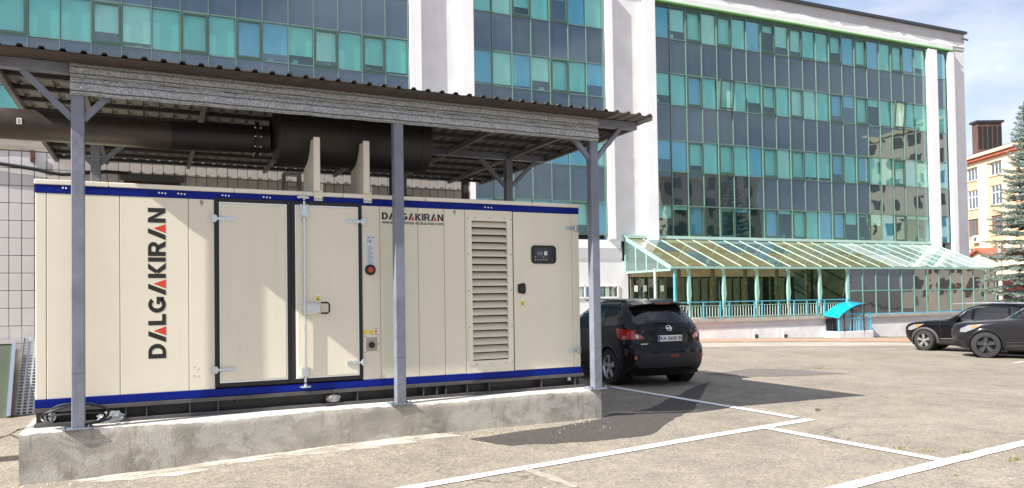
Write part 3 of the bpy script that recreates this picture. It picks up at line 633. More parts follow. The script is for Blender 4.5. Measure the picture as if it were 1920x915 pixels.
# silencer saddles
SY, SZ, SR = 8.95, 3.575, .335
def saddle(px):
    x = float(ony(px, 320, 8.44)[0]); t = .035; d = link('silencer_saddle', None, gen)
    mb = MB(); mb.box(x-.035, x+.035, 8.428, 8.448, Z_TOP+.004, 3.47); mb.obj('front_flange', M_cream, d, bevel=.003)
    pts = [(8.4485, Z_TOP+.004), (8.4485, 3.45)]+[(SY+(SR+.012)*math.cos(R(q)), SZ+(SR+.012)*math.sin(R(q))) for q in np.linspace(198, 268, 14)]+[(9.06, 3.19), (9.06, Z_TOP+.004)]
    pts = [p for p in pts if p[0] >= 8.448]
    mb = MB(); mb.prism(pts, lambda u, v, q: (q, u, v), x-.032, x-.022); mb.obj('web_plate', M_cream, d)
    mb = MB(); mb.box(x-.035, x+.02, 8.45, 9.06, Z_TOP+.0005, Z_TOP+.0038); mb.obj('foot_flange', M_cream, d)
    x2 = x+.022; mb = MB(); mb.box(x2-.048, x2+.048, YG-.030, YG-.0135, 2.765, 2.955); tb = mb.obj('fixing_plate', M_cream2, d, bevel=.003)
    mb = MB()
    for dx, z in ((-.028, 2.93), (.028, 2.93), (-.028, 2.895), (.028, 2.895), (-.034, 2.785), (0, 2.785), (.034, 2.785)): mb.cyl((x2+dx, YG-.03, z), (x2+dx, YG-.036, z), .009, 8)
    stuff(mb.obj('bolt_heads', MATS['screw_grey'], tb))
saddle(594); saddle(687)
# ================================================================== exhaust
M_soot = mat('black_exhaust', (.012, .011, .0105), .5, var=.25, scale=3, bump=.12, bscale=40, spec=.45)
M_soot2 = mat('brown_black_pipe', (.040, .029, .024), .45, var=.3, scale=3, bump=.1, bscale=30)
ex_ = thing('exhaust_silencer', 'black cylindrical exhaust silencer with long pipe running left above the generator', 'silencer', (0, 0, Z_TOP))
def loc(mb, name, m, parent=ex_, **k):
    mb.v = [(x, y, z-Z_TOP) for x, y, z in mb.v]; return mb.obj(name, m, parent, **k)
XL, XR = 1.24, 3.12; PZ, PR = 3.475, .155
mb = MB(); mb.lathe([(.16, 0), (SR-.02, .05), (SR, .07), (SR, XR-XL-.06), (SR-.012, XR-XL-.02), (SR-.06, XR-XL), (SR*.5, XR-XL+.03), (0, XR-XL+.04)], (XL, SY, SZ), (1, 0, 0), 48); loc(mb, 'silencer_body', M_soot, smooth=True)
for xx in (1.36, 2.2, 2.98): mb = MB(); mb.lathe([(SR, -.012), (SR+.006, -.008), (SR+.006, .008), (SR, .012)], (xx, SY, SZ), (1, 0, 0), 48); loc(mb, 'weld_band', M_soot, smooth=True)
mb = MB(); mb.cyl((-6., SY, PZ), (.18, SY, PZ), PR, 32); loc(mb, 'pipe', M_soot2, smooth=True)
mb = MB(); mb.cyl((.19, SY, PZ), (XL-.02, SY, PZ+.03), PR, 32); loc(mb, 'pipe', M_soot, smooth=True)
mb = MB(); mb.cyl((.175, SY, PZ), (.195, SY, PZ), PR+.006, 32); loc(mb, 'pipe_joint', M_soot2, smooth=True)
for xx in (1.06, 1.085):
    mb = MB(); mb.cyl((xx, SY, PZ+.025), (xx+.02, SY, PZ+.025), PR+.045, 32); fl = loc(mb, 'flange', M_soot, smooth=True)
mb = MB()
for k in range(10):
    a = k*.628; y, z = SY+math.cos(a)*(PR+.025), PZ+.025+math.sin(a)*(PR+.025); mb.cyl((1.045, y, z), (1.12, y, z), .011, 6)
stuff(loc(mb, 'flange_bolts', M_zinc))
mb = MB(); mb.lathe([(.11, .0), (.11, .62)], (2.78, SY+.1, Z_TOP+.02), (0, 0, 1), 28); loc(mb, 'riser_pipe', M_soot, smooth=True)
mb = MB(); mb.lathe([(0, .07), (.19, .07), (.22, .05), (.22, .02), (.2, .002), (0, .002)], (2.78, SY+.1, Z_TOP), (0, 0, 1), 32); loc(mb, 'riser_collar', M_soot, smooth=True)
q = ony(36, 227, SY-PR); mb = MB(); mb.box(q[0]-.022, q[0]+.022, SY-PR-.006, SY-PR+.012, q[2]-.03, q[2]+.03); tg = loc(mb, 'pipe_tag', M_white)
mb = MB()
for i in range(3): mb.box(q[0]-.012, q[0]+.010-.006*(i % 2), SY-PR-.008, SY-PR-.006, q[2]-.018+i*.014, q[2]-.012+i*.014)
stuff(loc(mb, 'tag_print', M_ink, tg))
# ================================================================== shelter
M_grey = mat('grey_blue_paint', (.175, .19, .235), .42, var=.22, scale=3.0, bump=.18, bscale=14, spec=.5, rvar=.12)
flecks(M_grey, 26, .69, .73, (.34, .36, .40), (1, 1, .5), .8, 5); flecks(M_grey, 9, .70, .76, (.10, .075, .06), (1, 1, .4), .6)
M_grey2 = mat('grey_steel', (.09, .093, .10), .5, var=.25, scale=5)
M_galv = mat('galvanised', (.37, .38, .38), .45, .3, var=.26, scale=75, kind='voronoi', bump=.05)
M_brown = mat('brown_sheet', (.055, .040, .032), .5, var=.3, scale=8)
M_pale_u = mat('pale_sheet_back', (.17, .165, .155), .6, var=.15, scale=6)
sh = thing('carport_shelter', 'grey steel post shelter with dark corrugated roof and galvanised front fascia over the generator', 'shelter', (0, 0, ZP))
def sp(mb, name, m, parent=sh, **k):
    mb.v = [(x, y, z-ZP) for x, y, z in mb.v]; return mb.obj(name, m, parent, **k)
RZ = 3.95; ROOF_X0, ROOF_X1, ROOF_Y0, ROOF_Y1 = -1.35, 5.811, 7.86, 13.45
PX = [(-.685, -.575), (2.475, 2.585), (5.07, 5.185)]
YPF = 8.185
def post(x0, x1, y0, z0=ZP, top=RZ-.105):
    mb = MB(); mb.box(x0, x1, y0, y0+.11, z0+.013, top); p = sp(mb, 'post', M_grey, bevel=.006)
    mb = MB(); mb.box(x0-.075, x1+.06, y0-.045, y0+.16, z0+.001, z0+.0125); sp(mb, 'base_plate', M_grey, p)
    mb = MB()
    for dx, dy in ((x0-.05, y0-.02), (x1+.038, y0-.02), (x1+.038, y0+.13)): mb.cyl((dx, dy, z0+.0125), (dx, dy, z0+.03), .011, 6); mb.cyl((dx, dy, z0+.03), (dx, dy, z0+.045), .006, 6)
    stuff(sp(mb, 'anchor_bolts', M_grey2, p))
    mb = MB(); mb.box(x0-.002, x1+.002, y0-.002, y0+.112, 1.0, 1.006); sp(mb, 'weld_seam', M_grey, p)
    return p
for i, (a, b) in enumerate(PX): post(a, b, YPF)
for a, b in (PX[0], PX[2]): post(a, b, 10.72)
def brace(a, b, w=.055):
    mb = MB(); mb.bar(a, b, w, w, (0, 1, 0)); sp(mb, 'brace', M_grey)
yc = YPF+.055
brace((PX[0][0]+.01, yc, 3.42), (-1.08, yc, RZ-.11)); brace((PX[0][1]-.01, yc, 3.42), (-.22, yc, RZ-.11))
brace((PX[2][0]+.01, yc, 3.42), (4.70, yc, RZ-.11)); brace((PX[2][1]-.01, yc, 3.42), (5.55, yc, RZ-.11))
for a, b in (PX[0], PX[2]):
    brace((a+.01, 10.775, 3.42), (a-.42, 10.775, RZ-.11)); brace((b-.01, 10.775, 3.42), (b+.42, 10.775, RZ-.11))
for y in (yc, 10.775):
    mb = MB(); mb.box(ROOF_X0+.01, ROOF_X1-.01, y-.045, y+.045, RZ-.105, RZ-.005); sp(mb, 'main_beam', M_grey, bevel=.004)
for y in (8.72, 9.24, 9.75, 10.26, 11.3, 11.85, 12.4, 12.95, 13.4):
    mb = MB(); mb.box(ROOF_X0+.03, ROOF_X1-.03, y-.03, y+.03, RZ-.046, RZ-.002); sp(mb, 'purlin', mat('purlin_dark', (.05, .045, .045), .6, var=.2, scale=4))
for x in (-1.31, -.63, .55, 1.75, 2.95, 4.1, 5.13, 5.78):
    mb = MB(); mb.box(x-.025, x+.025, 8.3, 10.71, RZ-.1, RZ-.047); mb.box(x-.025, x+.025, 10.84, 13.44, RZ-.1, RZ-.047); sp(mb, 'rafter', mat('rafter_grey', (.14, .135, .13), .55, var=.2, scale=4))
# corrugated roof sheets: six ribs a metre
pit = .1665; prof = []
def sheetprof(x0, n):
    pr = []
    for i in range(n):
        o_ = x0+i*pit; pr += [(o_, 0), (o_+.098, 0), (o_+.113, .027), (o_+.147, .027), (o_+.162, 0)]
    pr.append((x0+n*pit, 0)); return pr
tot = int((ROOF_X1-ROOF_X0)/pit)
k = 0
while k < tot:
    n = min(7, tot-k); pr = sheetprof(ROOF_X0+k*pit, n); mb = MB(); dz = .0015*((k//7) % 2); m = len(pr)
    y0 = ROOF_Y0-random.uniform(0, .03)
    T = [(x, y, RZ+z+dz+.0025) for y in (y0, ROOF_Y1) for x, z in pr]; B = [(x, y, RZ+z+dz) for y in (y0, ROOF_Y1) for x, z in pr]
    mb.add(T, [(i, i+1, m+i+1, m+i) for i in range(m-1)]); mb.add([T[i] for i in range(m)]+[B[i] for i in range(m)], [(i, i+1, m+i+1, m+i) for i in range(m-1)])
    mb.cur = 1; mb.add(B, [(i, m+i, m+i+1, i+1) for i in range(m-1)])
    sp(mb, 'roof_sheet', [M_brown, M_pale_u]); k += 7
mb = MB(); mb.box(ROOF_X0-.004, ROOF_X0-.002, ROOF_Y0, ROOF_Y1, RZ-.07, RZ+.03); sp(mb, 'edge_trim', mat('edge_trim', (.42, .41, .39), .6, var=.2, scale=4))
mb = MB(); mb.box(ROOF_X1+.002, ROOF_X1+.004, ROOF_Y0, ROOF_Y1, RZ-.05, RZ+.03); sp(mb, 'edge_trim', MATS['edge_trim'])
mb = MB(); mb.box(ROOF_X0, 5.25, ROOF_Y0+.01, YPF-.035, RZ-.014, RZ-.003); sp(mb, 'eave_flashing', M_brown)
# fascia: two profiled galvanised strips
def fascia(z0, z1, x0, x1):
    h = z1-z0; yy = YPF-.012
    pr = [(0, 0), (.0, .06), (-.024, .085), (-.024, .16), (0, .18), (0, .22), (-.03, .25), (-.03, .61), (0, .66), (0, .72), (-.018, .74), (-.018, .84), (0, .86), (.0, 1)]
    pr = [(yy+a, z0+b*h) for a, b in pr]; m = len(pr); mb = MB(); N_ = 40
    vs = []
    for t in (0, .0015):
        for i in range(N_+1):
            x = x0+(x1-x0)*i/N_; w = .003*math.sin(i*1.7)+.002*math.sin(i*4.1)
            vs += [(x, a+w+t, z+.002*math.sin(i*.9)) for a, z in pr]
    f = [(i*m+j, (i+1)*m+j, (i+1)*m+j+1, i*m+j+1) for i in range(N_) for j in range(m-1)]
    o2 = (N_+1)*m; mb.add(vs, f+[(o2+a, o2+d, o2+c, o2+b) for a, b, c, d in f]); sp(mb, 'fascia_strip', M_galv)
xm = 2.3
fascia(3.638, 3.80, -.69, xm); fascia(3.638, 3.80, xm+.003, 5.17); fascia(3.806, 3.945, -.69, xm+.8); fascia(3.806, 3.945, xm+.803, 5.17)
mb = MB()
for x in np.arange(-.6, 5.1, .55):
    for z in (3.70, 3.87): mb.cyl((x, YPF-.034, z+.01), (x, YPF-.041, z+.01), .008, 6)
stuff(sp(mb, 'fascia_screws', M_zinc))
# ================================================================== tiled annex behind
YW = 13.5; AX1 = float(ony(879, 370, YW)[0]); AX0 = -9.0; ATOP = 4.22
an = thing('tiled_annex', 'low annex with white rectangular wall tiles behind the generator shelter', 'annex', (0, YW, 0))
def ap(mb, name, m, parent=an, **k):
    mb.v = [(x, y-YW, z) for x, y, z in mb.v]; return mb.obj(name, m, parent, **k)
M_grout = mat('dark_grout', (.07, .065, .06), .95); M_tile = mat('wall_tile', (.62, .60, .60), .35, var=.10, scale=1.1, bump=.05, bscale=6)
TOPT = 4.0; flecks(M_tile, 2.5, .5, .7, (.44, .40, .36), (1, 1, .4), .5)
mb = MB(); mb.box(AX0, AX1, YW, YW+6., -.3, TOPT); ap(mb, 'wall', M_grout)
mb = MB(); mb.box(AX0-.03, AX1+.03, YW-.03, YW+6.03, TOPT+.002, ATOP); ap(mb, 'concrete_coping', mat('stained_coping', (.33, .29, .25), .9, var=.4, scale=3, bump=.3, stretch=(.4, 1, 2.5)))
TW, TH = .1635, .266; zt0 = TOPT-.004; tx0 = float(ony(17, 345, YW)[0])
mb = MB(); mb.box(.005, TW-.005, -.008, -.0005, .005, TH-.005); tm = mb.mesh('tile', M_tile, bevel=.002)
cnt = 0; rest = MB()
i0 = int((AX0-tx0)/TW)+1; i1 = int((AX1-tx0)/TW)
for j in range(int((zt0+.2)/TH)):
    z = zt0-(j+1)*TH
    for i in range(i0, i1):
        x = tx0+i*TW
        near = (-2.6 < x < -.75) or (x > -.75 and z > 2.65)
        if random.random() < .006 and z < 2: continue
        if near and cnt < 298:
            o = link('tile', tm, an, (x, -random.uniform(0, .0025), z)); cnt += 1
        else: rest.box(x+.003, x+TW-.003, YW-.008, YW-.0005, z+.003, z+TH-.003)
stuff(ap(rest, 'tiling', M_tile))
mb = MB(); mb.box(AX1+.001, AX1+.03, YW-.0, YW+5.9, -.3, TOPT-.001); ap(mb, 'rendered_end_wall', mat('white_render', (.74, .735, .745), .9, var=.06, scale=1.5, bump=.15, bscale=30))
a = ony(232, 330, YW-.01); b = ony(338, 330, YW-.01); mb = MB(); mb.box(a[0], b[0], YW-.04, YW-.009, 1.2, 3.72); ap(mb, 'boarded_opening', mat('brown_board', (.07, .035, .025), .8, var=.3, scale=4))
mb = MB(); mb.box(a[0]-.06, b[0]+.06, YW-.06, YW-.041, 3.62, 3.72); ap(mb, 'opening_lintel', M_grey2)
q = ony(61, 293, YW-.02); mb = MB(); mb.box(q[0]-.025, q[0]+.025, YW-.05, YW-.009, q[2]-.09, q[2]+.09); ap(mb, 'rusty_bracket', mat('rust', (.12, .04, .025), .9, var=.4, scale=20))
mb = MB(); pts = []
for px, py in ((-120, 290), (-40, 302), (0, 307), (40, 313), (70, 318), (95, 324), (115, 327), (135, 327), (170, 323), (200, 322), (240, 325)): q = ony(px, py, YW-.06); pts.append(q)
mb.tube(pts, .028, 8); c1 = mb.obj('wall_cable', M_black, None, smooth=True); tag(c1, 'thick black cable sagging along the tiled wall', 'cable')
# ================================================================== odds and ends
zl = G(-1.8, 12.9)
def lean(px, py): return ony(px, py, 13.1)
sb = thing('framed_sheet', 'green-backed sheet with shiny metal edge leaning on the tiled wall at left edge', 'sheet', (-1.9, 12.9, zl))
r0 = ong(14, 777); xr_ = -1.78
def lp(mb, name, m, root, **k):
    l = root.location; mb.v = [(x-l.x, y-l.y, z-l.z) for x, y, z in mb.v]; return mb.obj(name, m, root, **k)
ya, yb = 12.75, 13.42; zA = G(-1.9, ya); htop = float(ony(12, 642, yb)[2]); xr0 = float(ony(13, 772, ya)[0]); xr1 = float(ony(24, 644, yb)[0])
mb = MB(); mb.add([(xr0-1.3, ya, zA), (xr0, ya, zA), (xr1, yb, htop), (xr1-1.3, yb, htop), (xr0-1.3, ya+.03, zA), (xr0, ya+.03, zA), (xr1, yb+.03, htop), (xr1-1.3, yb+.03, htop)], [(0, 1, 2, 3), (7, 6, 5, 4), (0, 4, 5, 1), (1, 5, 6, 2), (2, 6, 7, 3), (3, 7, 4, 0)]); lp(mb, 'board', mat('green_board', (.075, .095, .06), .4, var=.2, scale=2), sb)
mb = MB(); mb.bar((xr0+.02, ya-.008, zA+.02), (xr1+.02, yb-.008, htop), .05, .045); mb.bar((xr1-1.3, yb-.008, htop+.01), (xr1+.04, yb-.008, htop+.01), .05, .06); lp(mb, 'metal_edge', mat('shiny_edge', (.8, .8, .82), .15, .9), sb)
pb = MB(); x0, x1 = float(ony(21, 770, 12.95)[0]), float(ony(36, 655, 13.4)[0]); zb_ = float(ony(36, 655, 13.4)[2])
pb.bar((x0, 12.95, G(x0, 12.95)+.005), (x1, 13.40, zb_), .09, .02); tag(pb.obj('timber_board', mat('pale_wood', (.5, .45, .37), .8, var=.2, scale=4)), 'narrow pale board leaning between the framed sheet and the perforated tray', 'board')
ct = thing('cable_tray', 'perforated galvanised cable tray leaning upright against tiled wall beside generator end', 'cable tray', (-1.5, 13, G(-1.5, 13)))
x0, x1 = float(ony(28, 765, 12.95)[0]), float(ony(46, 632, 13.44)[0]); zt_ = float(ony(46, 632, 13.44)[2]); zb0 = G(x0, 12.95)+.01; WD = .52
mb = MB(); nr, nc = 26, 7
for jr in range(nr):
    for ic in range(nc):
        t0, t1 = jr/nr, (jr+1)/nr; u0, u1 = ic/nc*WD, (ic+1)/nc*WD
        def pt(u, t, d=0): return (x0+(x1-x0)*t+u, 12.95+(13.43-12.95)*t-d, zb0+(zt_-zb0)*t)
        g1, g2 = (t1-t0)*.30, (u1-u0)*.34
        # four strips round a slot
        for (ua, ub, ta, tb) in ((u0, u1, t0, t0+g1/2), (u0, u1, t1-g1/2, t1), (u0, u0+g2/2, t0+g1/2, t1-g1/2), (u1-g2/2, u1, t0+g1/2, t1-g1/2)):
            mb.add([pt(ua, ta), pt(ub, ta), pt(ub, tb), pt(ua, tb), pt(ua, ta, -.004), pt(ub, ta, -.004), pt(ub, tb, -.004), pt(ua, tb, -.004)], [(0, 1, 2, 3), (7, 6, 5, 4), (0, 4, 5, 1), (2, 6, 7, 3), (1, 5, 6, 2), (3, 7, 4, 0)])
lp(mb, 'perforated_bed', mat('tray_zinc', (.55, .56, .58), .4, .6, var=.1, scale=10), ct)
for u in (0, WD):
    mb = MB(); mb.add([(x0+u, 12.95, zb0), (x0+u+.003, 12.95, zb0), (x0+u+.003, 12.90, zb0), (x0+u, 12.90, zb0), (x1+u, 13.43, zt_), (x1+u+.003, 13.43, zt_), (x1+u+.003, 13.38, zt_), (x1+u, 13.38, zt_)], [(0, 1, 2, 3), (4, 5, 6, 7), (0, 4, 5, 1), (1, 5, 6, 2), (2, 6, 7, 3), (3, 7, 4, 0)]); lp(mb, 'side_rail', MATS['tray_zinc'], ct)
# coil of cable on the plinth
mb = MB(); c = onz(125, 800, ZP); pts = []
rx = .30
for i in range(90):
    a = i*.21; f = .9+.1*math.sin(i*.37); w = math.sin(a)
    pts.append((c[0]+.09+rx*f*math.cos(a), YG-.16-.10*abs(w)*f+(.05 if w > 0 else 0), ZP+.03+.105*(1+w)*(.75+.25*math.sin(i*.13))))
mb.tube(pts, .011, 6); tag(mb.obj('cable_coil', mat('cable_black', (.02, .02, .021), .35), None, smooth=True), 'loose black cable coil round the foot of the leftmost shelter post', 'cable')
mb = MB(); q = [ong(-30, 830), ong(0, 822), ong(20, 816)]; q = [(p[0], p[1], GZ(p[0], p[1])+.012) for p in q]+[tuple(onz(34, 806, ZP+.01)), tuple(onz(70, 797, ZP+.01))]
mb.tube(q, .008, 6); tag(mb.obj('ground_cable', mat('cable_brown', (.10, .07, .05), .6), None, smooth=True), 'thin brown cable running off the plinth corner to the left', 'cable')
# clear plastic bag and a rag under the skid
bm = bmesh.new(); bmesh.ops.create_icosphere(bm, subdivisions=4, radius=1); rr = random.Random(3)
from mathutils import noise as mnoise
for v in bm.verts:
    n = mnoise.fractal(v.co*2.2, 1., 2., 5); n2 = mnoise.ridged_multi_fractal(v.co*3, 1, 2, 4, 1., 2.)
    v.co = v.co*(1+.22*n-.10*n2); v.co = Vector((v.co.x*.125, v.co.y*.06, max(v.co.z, -.75)*.07+.052))
me = bpy.data.meshes.new('plastic_bag'); bm.to_mesh(me); bm.free(); smoothed(me, 30); me.materials.append(glass('clear_film', (.82, .84, .87), .12, .12, body=(.8, .82, .85), bodyfac=.25))
p = onz(208, 792, ZP); tag(link('plastic_bag', me, None, (p[0], p[1]-.02, ZP+.001)), 'crumpled clear plastic bag on the plinth beside the cable coil', 'bag')
bm = bmesh.new(); bmesh.ops.create_icosphere(bm, subdivisions=3, radius=1)
for v in bm.verts:
    n = mnoise.fractal(v.co*1.9+Vector((5, 2, 1)), 1., 2., 5); v.co = v.co*(1+.35*n); v.co = Vector((v.co.x*.075, v.co.y*.04, max(v.co.z, -.8)*.05+.042))
me = bpy.data.meshes.new('grey_rag'); bm.to_mesh(me); bm.free(); smoothed(me, 40); me.materials.append(mat('rag_grey', (.26, .25, .24), .9, var=.4, scale=12))
p = ony(624, 749, YG-.01); tag(link('crumpled_rag', me, None, (p[0], YG-.0, ZP+.037)), 'crumpled grey rag tucked in the skid below the double doors', 'rag')
# step ladder behind the generator
ld = thing('step_ladder', 'aluminium step ladder standing in the dark behind the generator', 'ladder', (1.75, 11.6, .1))
M_alu = mat('aluminium', (.5, .5, .5), .4, .7)
t0 = ony(532, 328, 11.6); t1 = ony(561, 333, 11.6)
for a, b in ((t0[0], t0[0]-.1), (t1[0], t1[0]-.02)):
    mb = MB(); mb.bar((b, 11.35, .1), (a, 11.6, t0[2]), .06, .025); lp(mb, 'stile', M_alu, ld)
    mb = MB(); mb.bar((b, 12.3, .1), (a, 11.62, t0[2]), .04, .025); lp(mb, 'rear_stile', M_alu, ld)
for i in range(11):
    t = (i+.6)/11.2; z = .1+(t0[2]-.1)*t; y = 11.35+.25*t; xa = t0[0]-.1*(1-t); xb = t1[0]-.02*(1-t)
    mb = MB(); mb.box(xa, xb, y-.04, y+.04, z-.012, z+.012); lp(mb, 'tread', M_alu, ld)
mb = MB(); mb.box(t0[0]-.02, t1[0]+.02, 11.5, 11.72, t0[2], t0[2]+.025); lp(mb, 'top_step', M_alu, ld)
# ================================================================== office building
BR = R(-2.1095); BD = 31.0; BX = np.array([math.cos(BR), math.sin(BR), 0]); BN = np.array([math.sin(BR), -math.cos(BR), 0]); BO = np.array([0, BD, 0.])
def FL(px, py, off=0.):                        # pixel -> (along facade, height) on the plane off metres before the glass
    p = onpl(px, py, BO+BN*off, BN); return float((p-BO)@BX), float(p[2])
def BG(x, off):                                # ground height at a facade coordinate
    p = BO+BX*x+BN*off; return GZ(p[0], p[1])
ob = thing('office_building', 'five-storey office building with teal curtain-wall glass and white pilasters', 'building', (0, BD, 0), BR)
M_render = mat('white_plaster', (.82, .82, .825), .85, var=.05, scale=.7, bump=.25, bscale=14)
M_render2 = mat('patched_plaster', (.73, .72, .73), .9, var=.10, scale=.9, bump=.35, bscale=9)
M_render3 = mat('grey_plaster', (.50, .49, .51), .9, var=.08, scale=.9)
M_mull = mat('green_aluminium', (.15, .26, .21), .4, .2, var=.08, scale=2)
M_mulld = mat('dark_green_sash', (.05, .10, .08), .45)
M_greenstrip = mat('green_trim', (.20, .46, .16), .5, var=.1, scale=2)
M_blind = mat('roller_blind', (.80, .82, .80), .8, var=.05, scale=1.)
M_room = mat('office_interior', (.10, .12, .13), .9, var=.5, scale=.8)
GT = [glass('teal_glass', (.66, .905, .885), .08, wave=.07, wscale=1.1), glass('teal_glass_pale', (.74, .935, .905), .10, wave=.09, wscale=1.4), glass('teal_glass_deep', (.52, .82, .89), .13, wave=.06, wscale=.9)]
MS = [mirror('spandrel_grey', (.030, .043, .056), .155, wave=.08, wscale=1.0, gcol=(.74, .88, .92)), mirror('spandrel_blue', (.026, .040, .060), .18, wave=.06, wscale=.8, gcol=(.72, .87, .95))]
ROWS = [(14.475, 16.05, 'w'), (12.75, 14.475, 's'), (11.17, 12.75, 'w'), (9.39, 11.17, 's'), (7.82, 9.39, 'w'), (6.125, 7.82, 's'), (4.58, 6.125, 'w')]
xl0, xl1 = FL(51.4, 60)[0], FL(764.6, 60)[0]; pl_ = (xl1-xl0)/14
xm0, xm1 = FL(885.5, 130)[0], FL(1132, 130)[0]; pm_ = (xm1-xm0)/7
xr0b, xr1b = FL(1227.5, 230)[0], FL(1737, 230)[0]; pr_ = (xr1b-xr0b)/20
xs0, xs1 = FL(1755.5, 300)[0], FL(1778, 300)[0]
WINGS = [([xl1-pl_*k for k in range(18, -1, -1)], 'L'), ([xm0+pm_*k for k in range(8)], 'M'), ([xr0b+pr_*k for k in range(21)], 'R'), ([xs0, xs1], 'S')]
rb = random.Random(21)
# openable sashes seen in the photograph, as (row index, column) per wing
SASH = {'L': {(2, 5), (2, 7), (2, 10), (2, 12), (2, 15), (2, 17-2), (2, 14-2)}, 'M': {(2, 4), (0, 2), (0, 4), (6, 1), (6, 5)}, 'R': set(), 'S': set()}
SASH['L'] = {(2, c) for c in (3, 6, 9, 11, 14, 16)} | {(0, c) for c in (3, 6, 9, 12, 15)} | {(4, c) for c in (2, 5, 8, 11, 14)} | {(6, 9)}
for r_ in (0, 2, 4, 6):
    for c in (2, 4, 7, 9, 12, 14, 17): SASH['R'].add((r_, c))
OPEN = {('R', 2, 4), ('R', 2, 17)}
SHORT = {('R', 0, 1): .30, ('R', 0, 7): .75, ('R', 0, 9): .22, ('R', 0, 12): .4, ('R', 2, 6): .38, ('R', 2, 7): .28, ('R', 2, 12): .25, ('R', 2, 13): .6, ('R', 2, 15): .75, ('R', 4, 0): .4, ('R', 4, 2): .25,
         ('L', 2, 12): .22, ('L', 2, 13): .25, ('L', 2, 14): .18, ('L', 2, 16): .22, ('M', 2, 6): .35, ('M', 2, 0): .09, ('M', 2, 1): .07, ('M', 2, 2): .08, ('M', 2, 5): .1, ('M', 0, 2): .3, ('M', 0, 4): .7}
def boxmesh(name, m, *b):
    mb = MB(); mb.box(*b); return mb.mesh(name, m)
CACHE = {}
def shared(key, name, m, *b):
    if key not in CACHE: CACHE[key] = boxmesh(name, m, *b)
    return CACHE[key]
for xs_, wk in WINGS:
    a, b = xs_[0], xs_[-1]
    # dark floor slab and back wall behind the glass
    mb = MB(); mb.box(a, b, .75, .8, 4.4, 16.3)
    for z0, z1, t in ROWS:
        if t == 's': mb.box(a, b, .12, .74, z0+.06, z1-.06)
    mb.obj('interior_backing', M_room, ob)
    for i, x in enumerate(xs_):
        mb = MB(); mb.box(x-.016, x+.016, -.05, .03, 4.56, 16.18); mb.obj('mullion', M_mull, ob)
    for ri, (z0, z1, t) in enumerate(ROWS):
        mb = MB(); mb.box(a+.03, b-.03, -.036, .025, z0-.024, z0+.020); mb.obj('transom', M_mull, ob)
        for c in range(len(xs_)-1):
            x0, x1 = xs_[c]+.024, xs_[c+1]-.024; w = x1-x0; h = z1-z0-.06
            tilt = (rb.gauss(0, .0035), 0, rb.gauss(0, .0035))
            if t == 's':
                o = link('spandrel_panel', shared((wk, ri, 's', rb.random() < .5), 'spandrel_panel', MS[rb.random() < .4], 0, w, -.006, .006, 0, h), ob, (x0, 0, z0+.028)); o.rotation_euler = tilt
            else:
                gi = rb.choice((0, 0, 1, 2)) if wk != 'M' else rb.choice((0, 1, 2, 2))
                sash = (ri, c) in SASH[wk]; op = (wk, ri, c) in OPEN
                if sash or op:
                    fr = link('sash', None, ob, (x0, -.012, z0+.028)); q = .085; mb = MB()
                    mb.box(0, q, -.05, .02, 0, h); mb.box(w-q, w, -.05, .02, 0, h); mb.box(q, w-q, -.05, .02, 0, q); mb.box(q, w-q, -.05, .02, h-q, h); mb.obj('sash_frame', M_mulld, fr)
                    link('window_pane', shared((wk, ri, 'g', gi, 1), 'window_pane', GT[gi], q, w-q, -.006, .004, q, h-q), fr)
                    if op: fr.rotation_euler = (R(-5), 0, 0); fr.location = (x0, -.10, z0+.028); fr.rotation_euler = (R(5.5), 0, R(1))
                else:
                    o = link('window_pane', shared((wk, ri, 'g', gi, 0), 'window_pane', GT[gi], 0, w, -.006, .006, 0, h), ob, (x0, 0, z0+.028)); o.rotation_euler = tilt
                up = SHORT.get((wk, ri, c))
                if up is None:
                    u = rb.random(); up = 0.02 if u < .80 else rb.choice((.05, .08, .12, .3))
                    if ri == 6: up = rb.choice((.02, .02, .6, .9, 1.2)) if wk == 'R' else up
                if up < 1:
                    mb = MB(); zb = z0+.03+up*h; mb.box(x0+.01, x1-.01, .09, .10, zb, z1-.03); mb.box(x0+.012, x1-.012, .084, .106, zb-.02, zb); mb.obj('blind', M_blind, ob)
                if .04 < up and rb.random() < .5:
                    mb = MB(); xx = rb.uniform(x0+.1, x1-.4); mb.box(xx, xx+rb.uniform(.15, .3), .25, .45, z0+.06, z0+.06+rb.uniform(.06, .3)); mb.obj('sill_clutter', mat('clutter_pale', (.6, .6, .58), .8), ob)
    mb = MB(); mb.box(a, b, -.03, .05, 16.052, 16.22); mb.obj('head_transom', M_mulld, ob)
for m_ in (M_render, M_render2): flecks(m_, 1.6, .54, .78, (.50, .47, .44), (3, 3, .12), .30); flecks(m_, 7, .64, .72, (.60, .58, .55), (1, 1, 1), .35)
# white pilasters and recessed panels
PJ = .26
def pil(x0, x1, z0, z1, d, name='pilaster', m=M_render): mb = MB(); mb.box(x0, x1, -d, .4, z0, z1); mb.obj(name, m, ob, bevel=.012)
f1a, f1b = FL(767, 60)[0], FL(787, 60)[0]; f2a, f2b = FL(866, 60, PJ)[0], FL(884.5, 60, 0)[0]
pil(f1a, f1b, 4.35, 16.4, PJ); pil(f2a, f2b, 4.35, 16.4, PJ); pil(f1b+.002, f2a-.002, 4.35, 16.4, .0, 'wall_panel', M_render2)
g1a, g1b = FL(1133, 60)[0], FL(1149, 60, PJ)[0]; g2a, g2b = FL(1209, 60, PJ)[0], FL(1223.5, 60, 0)[0]
pil(g1a, g1b, 4.35, 16.4, PJ); pil(g2a, g2b, 4.35, 16.4, PJ); pil(g1b+.002, g2a-.002, 4.3, 16.4, .0, 'wall_panel', M_render2)
